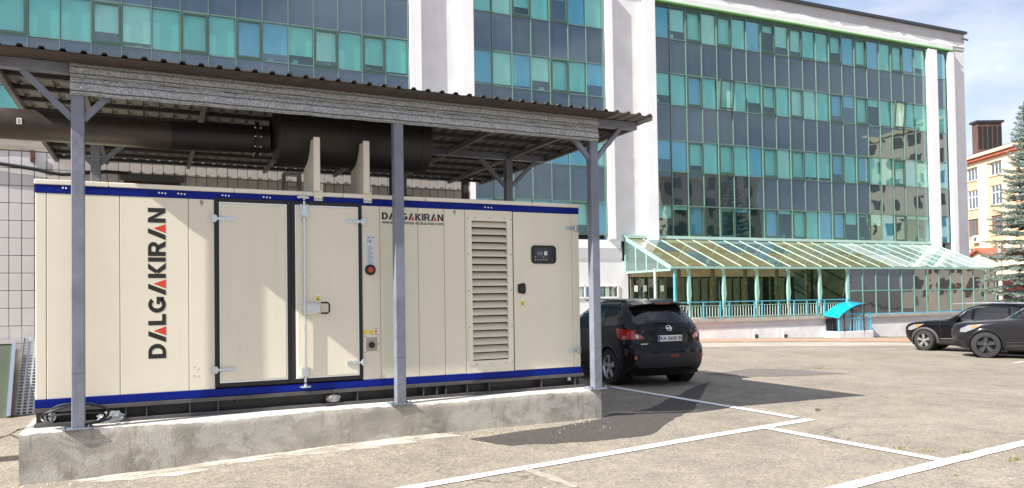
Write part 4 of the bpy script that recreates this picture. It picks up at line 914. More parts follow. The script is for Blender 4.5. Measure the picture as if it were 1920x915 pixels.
h1a, h1b = FL(1740, 300, PJ)[0]+.0, FL(1756, 300, PJ)[0]; h2a, h2b = FL(1776, 260, PJ)[0], FL(1788, 260, PJ)[0]; xe = FL(1809, 150)[0]
pil(xr1b+.02, xs0-.02, .2, 16.1, PJ); pil(xs1+.02, h2b+.25, .2, 16.1, PJ); pil(h2b+.252, xe, -.9, 16.35, .0, 'wall_panel', M_render2)
xw0 = xl1-pl_*18-.5
# left end wall
mb = MB(); mb.box(xw0-3, xl1-pl_*18-.03, -.1, .4, -1.5, 16.4); mb.obj('wall_panel', M_render2, ob)
# parapet, green strip, coping
ZT = 17.45
mb = MB(); mb.box(xw0-3, xe, -.02, .5, 16.402, ZT); mb.obj('parapet', M_render3, ob)
mb = MB(); mb.box(f2b, xs1+.6, -.06, -.021, 16.30, 16.62); mb.obj('patched_band', M_render2, ob)
mb = MB(); pts = []
rj = random.Random(4); x = g2a; up_ = []
while x < xe-.3: up_.append((x, 16.75+rj.uniform(-.10, .16))); x += rj.uniform(.3, .9)
mb.prism([(g2a, 16.622)]+up_+[(xe-.05, 16.8), (xe-.05, 16.622)], lambda u, v, t: (u, t, v), -.045, -.021); mb.obj('patched_band', M_render, ob)
mb = MB(); mb.box(g2a-.1, xs1+.55, -.22, .05, 16.23, 16.29); mb.obj('green_drip_trim', M_greenstrip, ob)
mb = MB(); mb.box(xw0-3.1, xe+.12, -.16, .8, ZT+.002, ZT+.16); mb.obj('roof_coping', mat('dark_coping', (.05, .055, .065), .4, .3), ob)
# end wall, rear volume and roof
mb = MB(); mb.box(xe-.3, xe-.002, .402, 14, -1.5, ZT); mb.obj('end_wall', M_render2, ob)
mb = MB(); mb.box(xw0-3, xe-.302, .82, 14, -1.4, ZT-.3); mb.obj('rear_volume', M_render3, ob)
# ground floor of the left and middle wing
yw_ = FL(1100, 500)[1]
mb = MB(); mb.box(xw0-3, g1b+.4, -.02, .39, 3.35, 4.34); mb.obj('sill_wall', M_render, ob)
mb = MB(); mb.box(xw0-3, FL(1172, 480)[0]+.15, .0, .36, -1.2, 3.349); mb.obj('ground_floor_wall', M_render2, ob)
mb = MB(); mb.box(xw0-3, FL(1166, 490)[0], -.035, -.021, 3.42, 3.95); mb.obj('grey_band', M_render3, ob)
a = FL(1064, 556)[0]; 
for (p0, p1) in ((1064, 1096), (1097, 1157)):
    x0, x1 = FL(p0, 548)[0], FL(p1, 548)[0]; mb = MB(); z0, z1 = 1.63, 2.12
    mb.box(x0-.06, x0, -.05, -.001, z0-.06, z1+.06); mb.box(x1, x1+.06, -.05, -.001, z0-.06, z1+.06); mb.box(x0, x1, -.05, -.001, z0-.06, z0); mb.box(x0, x1, -.05, -.001, z1, z1+.06); fr = mb.obj('window_frame', M_render, ob)
    mb = MB(); mb.box(x0, x1, -.02, -.004, z0, z1); mb.obj('window_pane', mirror('basement_glass', (.03, .05, .045), .25), fr)
    for k in range(2):
        mb = MB(); xa = x0+(x1-x0)*(.12+.5*k); mb.box(xa, xa+.22, -.024, -.021, z0, z1); mb.obj('curtain', mat('curtain_green', (.42, .5, .42), .9, var=.3, scale=6, stretch=(8, 1, 1)), fr)
# security camera at the top corner
cx, cz = FL(1806, 78)[0], FL(1806, 78)[1]
sc = thing('security_camera', 'small dark security camera on the top right corner of the white parapet', 'camera', tuple(BO+BX*(cx-.15)+BN*.02+np.array([0, 0, cz])), BR)
mb = MB(); mb.box(-.03, .03, -.12, 0, .12, .17); mb.obj('bracket', M_grey2, sc); mb = MB(); mb.cyl((.0, -.12, .1), (.12, -.32, -.03), .055, 12); mb.obj('camera_body', M_blackm, sc)
# ================================================================== glazed terrace
TE = 3.7
t0 = FL(1171, 446)[0]; t1 = FL(1866, 504, TE)[0]; tb = FL(1592, 550, TE)[0]; ZE = FL(1440, 500, TE)[1]; ZR = 4.46; ZF = FL(1440, 595, TE)[1]
te = thing('glazed_terrace', 'lean-to terrace with sloping glass roof, mint green frame and glazed right half', 'terrace', tuple(BO+BX*t0), BR)
def tp(mb, name, m, parent=te, **k): mb.v = [(x-t0, y, z) for x, y, z in mb.v]; return mb.obj(name, m, parent, **k)
M_mint = mat('mint_paint', (.27, .48, .41), .45, var=.06, scale=2); M_sky = mat('cyan_paint', (.08, .42, .58), .4, var=.08, scale=2)
M_plin = mat('plinth_plaster', (.60, .59, .61), .9, var=.10, scale=1.2, bump=.2); M_plin2 = mat('plinth_white', (.74, .73, .73), .9, var=.12, scale=2.2, bump=.3)
nb = 22; bw = (t1-t0)/nb
sl = (ZR-ZE)/TE
GR = [glass('roof_glass_olive', (.85, .88, .72), .08, .03, body=(.29, .25, .12), bodyfac=.42), glass('roof_glass_grey', (.78, .86, .82), .10, .05, body=(.36, .45, .38), bodyfac=.5), glass('roof_glass_frost', (.85, .9, .86), .10, .1, body=(.55, .60, .55), bodyfac=.6), glass('roof_glass_clear', (.7, .82, .8), .14, .02, body=(.25, .36, .36), bodyfac=.2)]
def rpt(x, f, d=0.): return (x, -TE*f, ZR-(ZR-ZE)*f+d)
for i in range(nb):
    for k in range(2):
        x0, x1 = t0+i*bw+.025, t0+(i+1)*bw-.025; f0, f1 = .02+k*.49, .49+k*.49
        px = i/nb; r_ = rb.random()
        m = GR[0] if px < .55+.08*k else GR[1]
        if px < .62 and r_ < .12: m = GR[3]
        if px > .55 and r_ < .28: m = GR[2]
        if px > .9: m = GR[2]
        mb = MB(); mb.add([rpt(x0, f0), rpt(x1, f0), rpt(x1, f1), rpt(x0, f1), rpt(x0, f0, .008), rpt(x1, f0, .008), rpt(x1, f1, .008), rpt(x0, f1, .008)], [(0, 1, 2, 3), (7, 6, 5, 4), (0, 4, 5, 1), (1, 5, 6, 2), (2, 6, 7, 3), (3, 7, 4, 0)])
        tp(mb, 'roof_pane', m)
for i in range(nb+1):
    x = t0+i*bw; mb = MB(); mb.bar(rpt(x, .01, .005), rpt(x, .995, .005), .024, .045); tp(mb, 'roof_rafter', mat('mint_faded', (.34, .50, .42), .5) if i > 11 else mat('mint_pale', (.46, .58, .48), .45))
mb = MB(); mb.bar(rpt(t0, .5, -.035), rpt(t1, .5, -.035), .04, .05); tp(mb, 'roof_purlin', MATS['mint_pale'])
mb = MB(); mb.box(t0-.1, t1+.1, -.16, -.0, ZR-.02, ZR+.13); tp(mb, 'ridge_flashing', mat('mint_flashing', (.42, .60, .54), .4))
mb = MB(); mb.box(t0-.05, t1+.05, -TE-.10, -TE+.02, ZE-.10, ZE+.005); tp(mb, 'eave_gutter', M_mint)
# diagonal bracing rods seen through the glass roof
for i in range(0, nb-2, 1):
    x = t0+(i+.3)*bw; mb = MB(); mb.bar((x+1.0, -.4, ZE+.55), (x-.25, -TE+.3, ZE-.0), .03, .03); tp(mb, 'roof_strut', mat('ochre_strut', (.55, .45, .22), .5))
# gable at the left end
mb = MB(); mb.bar(rpt(t0, .0, -.02), rpt(t0, 1., -.05), .05, .17); tp(mb, 'gable_rafter', M_mint)
mb = MB(); mb.box(t0-.03, t0+.03, -TE, -.05, ZE-.19, ZE-.105); tp(mb, 'gable_tie', M_mint)
mb = MB(); mb.box(t0-.035, t0+.035, -.09, -.02, ZE-.105, ZR-.08); tp(mb, 'gable_post', M_mint)
for f in (.26, .5, .74): mb = MB(); mb.box(t0-.025, t0+.025, -TE*f-.03, -TE*f+.03, ZE-.105, ZR-(ZR-ZE)*f-.09); tp(mb, 'gable_mullion', M_mint)
fs = [.03, .25, .27, .49, .51, .73, .75, .95]
for k in range(4):
    f0, f1 = fs[2*k], fs[2*k+1]; mb = MB(); mb.prism([(f0, ZE-.10), (f1, ZE-.10), (f1, ZR-(ZR-ZE)*f1-.11), (f0, ZR-(ZR-ZE)*f0-.11)], lambda u, v, t: (t, -TE*u, v), t0-.006, t0+.006); tp(mb, 'gable_pane', GR[3])
# floor slab and plinth wall
M_slab = mat('slab_edge', (.40, .37, .33), .9, var=.2, scale=3)
mb = MB(); mb.box(t0-.3, t1+.05, -TE-.12, -.01, ZF-.14, ZF); tp(mb, 'floor_slab', M_slab)
zs = .14
mb = MB(); mb.box(t0-.25, t1, -TE, -.01, zs, ZF-.141); tp(mb, 'plinth_wall', M_plin)
mb = MB(); mb.box(t0-.27, t1+.02, -TE-.03, -.01, -1.2, zs-.001); tp(mb, 'plinth_base', M_plin2)
# back wall of the open half: doors, curtains, brown wall above
mb = MB(); mb.box(t0+.25, t1, -.02, .3, ZE-.35, ZR-.03); tp(mb, 'upper_wall', mat('ochre_wall', (.42, .33, .2), .9, var=.3, scale=1.5))
mb = MB(); mb.box(t0+.25, t1, .02, .3, ZF, ZE-.351); tp(mb, 'rear_wall', mat('dark_green_wall', (.035, .055, .035), .8, var=.5, scale=1.4))
M_bg = [mirror('rear_glass_green', (.015, .04, .025), .10), mirror('rear_glass_black', (.012, .016, .014), .08)]
nd = 20; dw = (tb-t0-.4)/nd
for i in range(nd):
    x = t0+.3+i*dw; mb = MB(); mb.box(x+.03, x+dw-.03, -.005, .015, ZF+.02, ZE-.42); tp(mb, 'door_pane', M_bg[rb.random() < .5])
    mb = MB(); mb.box(x-.025, x+.025, -.02, .018, ZF, ZE-.36); tp(mb, 'door_mullion', mat('olive_frame', (.16, .20, .09), .5))
    if i in (3, 7, 8, 9, 11, 12, 13, 15, 18):
        n = 9; mb = MB(); vs = []
        for k in range(n+1):
            xx = x+.06+(dw-.12)*k/n; yy = -.06+.03*(k % 2); vs += [(xx, yy, ZF+.05), (xx, yy, ZE-.45)]
        mb.add(vs, [(2*k, 2*k+2, 2*k+3, 2*k+1) for k in range(n)]); tp(mb, 'curtain', mat('olive_curtain', (.13, .16, .09), .9, var=.2, scale=3))
    if i in (0, 1, 3): mb = MB(); xx = x+dw*.5; mb.box(xx-.1, xx+.1, -.07, -.064, 1.85, 2.15); tp(mb, 'door_notice', M_white)
# interior posts
for i in range(5):
    x = t0+2.1+i*2.0; mb = MB(); mb.box(x-.07, x+.07, -1.45, -1.3, ZF, ZE+.45); tp(mb, 'inner_post', mat('ochre_post', (.09, .085, .04), .6))
# front columns (flattened spindle shape)
def column(px, m=M_mint, w=.09, thin=False):
    x = FL(px, 540, TE)[0]; mb = MB(); H = ZE-.1-ZF
    prof = [(-.6, 0), (.6, 0), (.62, .35), (1.25 if not thin else .6, .50), (1.0 if not thin else .6, .62), (.55, 1), (-.55, 1), (-.8 if not thin else -.6, .62), (-.9 if not thin else -.6, .5), (-.62, .35)]
    mb.prism([(x+a*w, ZF+.001+b*H) for a, b in prof], lambda u, v, t: (u, t, v), -TE-.02, -TE+.08); tp(mb, 'column', m)
for px in (1292.5, 1358, 1420, 1479, 1538, 1590): column(px)
column(1266, M_sky, .07, True); column(1229, MATS['mint_pale'], .05, True)
# right glazed half
zs_, zm_ = FL(1650, 589, TE)[1]+.06, FL(1650, 544.5, TE)[1]; zt2 = ZE-.10
mb = MB(); mb.box(tb-.05, t1+.03, -TE-.06, -TE+.05, zs_-.10, zs_); tp(mb, 'blue_sill', M_sky)
nw = 12; xw = [tb+(t1-tb)*k/nw for k in range(nw+1)]
for x in xw: mb = MB(); mb.box(x-.03, x+.03, -TE-.03, -TE+.04, zs_+.001, zt2); tp(mb, 'wall_mullion', mat('teal_frame', (.16, .36, .31), .45))
mb = MB(); mb.box(tb, t1, -TE-.02, -TE+.03, zm_-.03, zm_+.03); tp(mb, 'wall_transom', MATS['teal_frame'])
MW = [mirror('terrace_glass_grey', (.05, .05, .055), .12, wave=.12, wscale=1.3), mirror('terrace_glass_brown', (.07, .05, .045), .14, wave=.14, wscale=1.3)]
for i in range(nw):
    for a, b in ((zs_+.01, zm_-.03), (zm_+.03, zt2)):
        mb = MB(); mb.box(0, xw[i+1]-xw[i]-.06, -.004, .004, 0, b-a); o = mb.obj('wall_pane', MW[1 if i > 5 and rb.random() < .7 else 0], te, loc=(xw[i]+.03-t0, -TE, a)); o.rotation_euler = (rb.gauss(0, .004), 0, rb.gauss(0, .004))
mb = MB(); mb.box(tb+.05, tb+.09, -TE+.06, -.05, ZF, ZE-.05); tp(mb, 'cross_wall', MATS['dark_green_wall'])
mb = MB(); mb.box(t1-.03, t1+.0, -TE+.05, -.3, zs_, ZE-.1); tp(mb, 'end_glazing', MW[0])
# globe lamps under the roof
for k, px in enumerate((1268, 1330, 1388, 1444)):
    x, z = FL(px, 490, TE-1.4)
    l = thing('globe_lamp', ['unlit white globe lamp under the glass roof nearest the gable', 'unlit amber globe lamp under the glass roof, second from the gable', 'unlit amber globe lamp under the glass roof, third from the gable', 'unlit amber globe lamp under the glass roof, farthest from the gable'][k], 'lamp', tuple(BO+BX*x+BN*(TE-1.4)+np.array([0, 0, z])), BR, 'globe lamps under the terrace roof')
    bm = bmesh.new(); bmesh.ops.create_uvsphere(bm, u_segments=16, v_segments=10, radius=.17); me = bpy.data.meshes.new('globe'); bm.to_mesh(me); bm.free(); smoothed(me, 60); me.materials.append(mat('globe_white', (.8, .78, .72), .4) if k == 0 else mat('globe_amber', (.62, .46, .18), .4)); link('globe', me, l)
    mb = MB(); mb.cyl((0, 0, .16), (0, 0, .75), .012, 6); mb.obj('stem', M_grey2, l)
# railing of the open half
rl = thing('terrace_railing', 'long cyan and white steel railing along the open half of the terrace', 'railing', tuple(BO+BX*t0+BN*(TE+.05)+np.array([0, 0, ZF])), BR)
zr = FL(1440, 563.2, TE+.05)[1]-ZF; ra = FL(1270, 563, TE+.05)[0]-t0; rbx = FL(1593, 561, TE+.05)[0]-t0
mb = MB(); mb.box(ra, rbx, -.025, .025, zr-.04, zr); mb.obj('top_rail', M_sky, rl)
mb = MB(); mb.box(ra, rbx, -.015, .015, zr-.20, zr-.175); mb.obj('upper_rail', M_mint, rl); mb = MB(); mb.box(ra, rbx, -.015, .015, .08, .105); mb.obj('lower_rail', M_mint, rl)
for px in (1319, 1350.5, 1367.5, 1414.5, 1429, 1460, 1489, 1513, 1532, 1546, 1586):
    x = FL(px, 580, TE+.05)[0]-t0; mb = MB(); mb.box(x-.028, x+.028, -.024, .024, .001, zr-.041); mb.obj('rail_post', M_sky, rl)
n = int((rbx-ra)/.155); bm_ = boxmesh('baluster', mat('baluster_pale', (.55, .68, .66), .5), -.008, .008, -.008, .008, .106, zr-.201)
for i in range(1, n): link('baluster', bm_, rl, (ra+(rbx-ra)*i/n, 0, 0))
# short stair rail at the left corner
sr = ong(1325, 634); st = thing('stair_rail', 'short cyan handrail with a dark foot by the terrace steps, beside the car', 'railing', (sr[0], sr[1], sr[2]), BR)
H_ = float(onpl(1327, 600, sr, BN)[2])-sr[2]
mb = MB(); mb.box(-.03, .03, -.03, .03, .0, H_-.05); mb.obj('rail_post', M_sky, st); mb = MB(); mb.box(-1.3, .08, -.035, .035, H_-.05, H_); mb.obj('hand_rail', M_sky, st); mb = MB(); mb.box(-.10, .11, -.1, .1, 0, .32); mb.obj('concrete_foot', mat('dark_concrete', (.13, .13, .13), .9), st); mb = MB(); mb.box(-1.27, -1.21, -.03, .03, 0, H_-.05); mb.obj('rail_post', M_sky, st)
# white vent pipes at the plinth
for k, px in enumerate((1413, 1468)):
    x, _ = FL(px, 625, TE+.2); zg = BG(x, TE+.2); v = thing('vent_pipe', ['white bent vent pipe at the terrace plinth, the one nearer the stair rail', 'white bent vent pipe at the terrace plinth, the one nearer the blue awning'][k], 'pipe', tuple(BO+BX*x+BN*(TE+.2)+np.array([0, 0, zg])), BR, 'vent pipes at the plinth')
    mb = MB(); mb.tube([(0, 0, 0), (0, 0, .26), (.0, -.03, .36), (0, -.1, .38)], .06, 10); mb.obj('pipe', M_white, v, smooth=True); mb = MB(); mb.box(.12, .28, .0, .12, 0, .16); mb.obj('stone_block', MATS['dark_concrete'], v)
# ================================================================== basement entrance with blue awning
ex0, _ = FL(1574, 632, TE+1.0); ex1, _ = FL(1638, 632, TE+1.0); zg = BG((ex0+ex1)/2, TE+1.0)
en = thing('basement_entrance', 'basement stair entrance with curved cyan awning, white kerb and cyan railing', 'entrance', tuple(BO+BX*ex0+BN*TE+np.array([0, 0, zg])), BR)
W = ex1-ex0; DP = 1.0
mb = MB(); mb.box(0, W, -DP, -DP+.15, -.3, .32); mb.box(0, .15, -DP+.151, -.06, -.3, .32); mb.box(W-.15, W, -DP+.151, -.06, -.3, .32); mb.obj('kerb_wall', M_plin2, en, bevel=.015)
mb = MB(); mb.box(.15, W-.15, -DP+.151, -.06, -.3, .02); mb.obj('stair_floor', M_dark, en)
mb = MB(); mb.box(.18, .85, -.06, -.035, .05, 1.02); mb.obj('basement_door', mat('door_dark', (.03, .035, .05), .5), en)
RH = 1.12
for x in (.08, W*.62, W-.08): mb = MB(); mb.box(x-.028, x+.028, -DP+.05, -DP+.1, .321, RH); mb.obj('rail_post', M_sky, en)
for z in (RH, .9): mb = MB(); mb.box(.05, W-.05, -DP+.05, -DP+.1, z+.001, z+.045); mb.obj('hand_rail', M_sky, en)
mb = MB()
bms = boxmesh('baluster', M_sky, -.01, .01, -DP+.065, -DP+.085, .321, .9)
for i in range(1, 11): link('baluster', bms, en, (W*i/11, 0, 0))
# awning: quarter-barrel sheet rising to the right
za0, za1 = FL(1560, 597, TE+1.0)[1]-zg, FL(1622, 569, TE+1.0)[1]-zg; n = 14; mb = MB(); T = []; 
xa, xb_ = -.06, FL(1622, 570, TE+1.0)[0]-ex0
for i in range(n+1):
    t = i/n; x = xa+(xb_-xa)*t; z = za0+(za1-za0)*math.sin(t*math.pi/2)**.8
    T.append((x, z))
vs = []
for d in (0, .012):
    for x, z in T: vs += [(x, -DP-.05, z+d), (x, -.1, z+d+.10*(1-0))]
k = 2*(n+1)
mb.add(vs, [(2*i, 2*i+2, 2*i+3, 2*i+1) for i in range(n)]+[(k+2*i, k+2*i+1, k+2*i+3, k+2*i+2) for i in range(n)]+[(2*i, k+2*i, k+2*i+2, 2*i+2) for i in range(n)]+[(2*i+1, 2*i+3, k+2*i+3, k+2*i+1) for i in range(n)]+[(0, 1, k+1, k), (2*n, k+2*n, k+2*n+1, 2*n+1)])
m_aw = glass('cyan_polycarbonate', (.10, .62, .85), .06, .15, body=(.01, .45, .66), bodyfac=.75); mb.obj('awning_sheet', m_aw, en, smooth=True)
for x, y in ((.35, -DP+.02), (xb_-.08, -DP+.02), (.35, -.3), (xb_-.08, -.3)):
    t = (x-xa)/(xb_-xa); z = za0+(za1-za0)*math.sin(min(1, t)*math.pi/2)**.8; mb = MB(); mb.box(x-.02, x+.02, y-.02, y+.02, .02, z-.01); mb.obj('awning_post', M_blackm, en)
# ================================================================== ochre building on the right
OL = 52.0; th = math.pi/2-YAW
od = np.array([math.sin(YAW), math.cos(YAW), 0]); orr = np.array([math.cos(YAW), -math.sin(YAW), 0]); OP = orr*OL
oc = thing('ochre_building', 'old ochre building with white windows and red cornice behind the spruce tree', 'building', tuple(OP), th)
def OF(px, py, off=0.):
    p = onpl(px, py, OP-orr*off, -orr); return float((p-OP)@od), float(p[2])
M_och = mat('ochre_plaster', (.66, .42, .265), .9, var=.08, scale=.5, bump=.1); M_cre = mat('cream_plaster', (.74, .60, .42), .9, var=.06, scale=.6); M_redc = mat('red_cornice', (.36, .10, .06), .8, var=.15, scale=1)
u0, u1 = OF(1960, 400)[0], OF(1770, 400)[0]; zc = OF(1812, 297)[1]
def opart(mb, name, m, parent=oc, **k): return mb.obj(name, m, parent, **k)
M_pane = mirror('old_window', (.05, .055, .06), .3)
mb = MB(); mb.box(u0-8, u1+18, -14, -.3, -1.5, zc-.02); opart(mb, 'wall_core', M_och)
bays = [OF(1823.5, 372)[0], OF(1868, 372)[0]]; sp_ = bays[0]-bays[1]; cs = [bays[0]+sp_*k for k in (3, 2, 1, 0, -1, -2, -3)]
rows = [(OF(1823, 339)[1], OF(1823, 305)[1]), (OF(1823, 392)[1], OF(1823, 357)[1]), (OF(1823, 445)[1], OF(1823, 411)[1]), (OF(1823, 500)[1], OF(1823, 466)[1])]
ww = .95; edges = sorted(cs)
zlast = -1.5
for ri, (z0, z1) in enumerate(sorted(rows)):
    mb = MB(); mb.box(u0-8, u1+18, -.3, 0, zlast, z0); opart(mb, 'wall_band', M_och); zlast = z1
    x = u0-8
    for c in edges+[None]:
        mb = MB(); mb.box(x, u1+18 if c is None else c-ww, -.3, 0, z0+.001, z1-.001); opart(mb, 'wall_pier', M_och); x = (c or 0)+ww
    for c in edges:
        f = link('window', None, oc, (c, -.14, z0)); h = z1-z0; mb = MB(); q = .07; brown = (ri == 1)
        fm = M_white if not brown else mat('brown_frame', (.18, .09, .045), .6)
        mb.box(-ww, -ww+q, -.05, .03, 0, h); mb.box(ww-q, ww, -.05, .03, 0, h); mb.box(-ww, ww, -.05, .03, h-q, h); mb.box(-ww, ww, -.05, .03, 0, q); mb.box(-.34, -.26, -.04, .025, 0, h); mb.box(.26, .34, -.04, .025, 0, h); mb.box(-ww, ww, -.035, .02, h*.62, h*.62+q); mb.obj('frame', fm, f)
        mb = MB(); mb.box(-ww, ww, -.02, -.01, 0, h); mb.obj('pane', M_pane, f)
        mb = MB(); mb.box(-ww-.1, ww+.1, .1, .25, -.10, -.0); mb.obj('sill', M_cre, f)
mb = MB(); mb.box(u0-8, u1+18, -.3, 0, zlast, zc-.8); opart(mb, 'wall_band', M_och)
for i in range(len(edges)-1):
    c = (edges[i]+edges[i+1])/2; mb = MB(); mb.box(c-.75, c+.75, .001, .18, sorted(rows)[0][0]-1, zc-1.3); opart(mb, 'pilaster', M_cre)
mb = MB(); mb.box(u0-8, u1+18, -.3, .16, zc-1.28, zc-.82); opart(mb, 'frieze', M_cre); mb = MB(); mb.box(u0-8, u1+18, -.3, .55, zc-.8, zc-.38); opart(mb, 'cornice', M_redc, bevel=.08); mb = MB(); mb.box(u0-8, u1+18, -.3, .75, zc-.379, zc-.02); opart(mb, 'eave_band', M_cre)
mb = MB(); mb.add([(u0-8, .8, zc-.01), (u1+18, .8, zc-.01), (u1+18, -7, zc+2.2), (u0-8, -7, zc+2.2), (u0-8, -14, zc), (u1+18, -14, zc)], [(0, 1, 2, 3), (3, 2, 5, 4)]); opart(mb, 'roof', mat('grey_roof', (.32, .30, .27), .8, var=.15, scale=.6))
ru0 = OF(1833, 262, -3)[0]; ru1, rz1 = OF(1822, 234, -3); hw_ = 3+46*(ru0)/FPX; mb = MB(); mb.box(ru0, ru1, -hw_, -3, zc+.2, rz1); rh = opart(mb, 'roof_housing', mat('brown_brick', (.10, .055, .045), .9, var=.3, scale=1.5))
mb = MB(); mb.box(ru0-.2, ru1+.2, -hw_-.2, -2.8, rz1, rz1+.25); opart(mb, 'housing_cap', M_blackm, rh)
for k in range(5): mb = MB(); c = -3-(hw_-3)*(k+.5)/5; mb.box(ru0-.06, ru0+.0, c-.2, c+.2, zc+1.6, rz1-.4); opart(mb, 'housing_louvre', M_dark, rh)
x, z = OF(1834, 447); mb = MB(); mb.box(x-.5, x+.5, .0, .4, z-.5, z+.3); ac = opart(mb, 'air_conditioner', M_white, bevel=.03); mb = MB(); mb.lathe([(0, .41), (.26, .41), (.26, .40)], (x-.12, 0, z-.1), (0, 1, 0), 16); opart(mb, 'fan_grille', M_grey2, ac)
# low gabled porch and red brick wall before it
a, za = OF(1866, 487, 9); b, zb = OF(1812, 487, 9); zp = OF(1838, 470, 9)[1]
pr = thing('gabled_porch', 'low cream outbuilding with red-brown gable roof behind the terrace', 'outbuilding', tuple(OP-orr*5), th)
mb = MB(); mb.box(a-6, b+6, 0, 4.0, -1.5, za); mb.obj('wall', M_cre, pr); mb = MB(); c = (a+b)/2; mb.prism([(a-.6, za), (b+.6, za), (c, zp)], lambda u, v, t: (u, t, v), 0, 4.0); mb.obj('gable_wall', M_cre, pr)
mb = MB(); mb.prism([(a-.9, za-.05), (a-.9, za+.12), (c, zp+.25), (b+.9, za+.12), (b+.9, za-.05), (c, zp+.02)], lambda u, v, t: (u, t, v), -.3, 4.35); mb.obj('roof', M_redc, pr)
mb = MB(); mb.box(a+.6, a+1.8, 4.001, 4.05, .6, za-.9); mb.obj('window', M_pane, pr)
bwz = OF(1890, 520, 14)[1]; rw = thing('red_brick_wall', 'low red brick wall with dark band seen through the spruce branches', 'wall', tuple(OP-orr*12), th)
ua, ub = OF(1990, 540, 12)[0], OF(1868, 540, 12)[0]; mb = MB(); mb.box(ua, ub, -.3, 0, -1.6, bwz); mb.obj('brickwork', mat('red_brick', (.42, .10, .06), .9, var=.25, scale=3), rw); mb = MB(); mb.box(ua, ub, .001, .04, bwz*.35, bwz*.5); mb.obj('dark_band', mat('dark_brick', (.12, .06, .05), .9), rw)
mb = MB(); mb.box(ua-.1, ub+.1, -.35, .05, bwz, bwz+.15); mb.obj('coping', M_cre, rw)
p = ong(1876, 600); d_ = 44.; pp = CAM+ray(1877, 560)*d_; up = thing('utility_pole', 'slim grey concrete utility pole left of the spruce tree', 'pole', (pp[0], pp[1], GZ(pp[0], pp[1])))
mb = MB(); mb.cyl((0, 0, 0), (0, 0, 5.0), .13, 12, .10); mb.obj('shaft', mat('pole_concrete', (.42, .38, .35), .9, var=.2, scale=3), up, smooth=True); mb = MB(); mb.box(-.35, .35, -.05, .05, 4.6, 4.7); mb.obj('cross_arm', M_grey2, up)
# ================================================================== houses across the street, mirrored in the glass
def block(name, label, x0, x1, y0, y1, h, m, mw, bay=3.2, fl=3.1, cx=0):
    r = thing(name, label, 'building', (x0, y0, 0)); mb = MB(); mb.box(0, x1-x0, 0, y1-y0, -1.5, h); mb.obj('wall', m, r)
    mb = MB(); mb.box(-.3, x1-x0+.3, -.3, y1-y0+.3, h, h+.5); mb.obj('parapet', M_cre, r)
    wm = boxmesh('window', mw, -.8, .8, -.06, .06, 0, 1.7)
    wy = boxmesh('window', mw, -.06, .06, -.8, .8, 0, 1.7)
    nx = int((x1-x0)/bay); nz = int(h/fl); ny = int((y1-y0)/bay)
    for i in range(nx):
        for j in range(nz): link('window', wm, r, ((i+.5)*(x1-x0)/nx, y1-y0, 1.2+j*fl))
    for i in range(ny):
        for j in range(nz): link('window', wy, r, (0, (i+.5)*(y1-y0)/ny, 1.2+j*fl))
M_opp = mat('beige_panel', (.64, .55, .44), .9, var=.1, scale=.3)
block('apartment_block', 'beige apartment block across the street, mirrored in the left of the right wing', 62, 80, -46, -32, 19.0, M_opp, mat('dark_window', (.10, .09, .08), .3))
block('apartment_block', 'tall beige apartment block across the street, mirrored beside the right-hand pilasters', 96, 112, -26, -8, 25, mat('beige_panel_pale', (.68, .60, .48), .9, var=.1, scale=.3), MATS['dark_window'])
block('brick_house', 'red brick house across the street, seen only mirrored in the terrace glazing', 97, 112, -7, -1, 5.5, MATS['red_brick'], MATS['dark_window'])
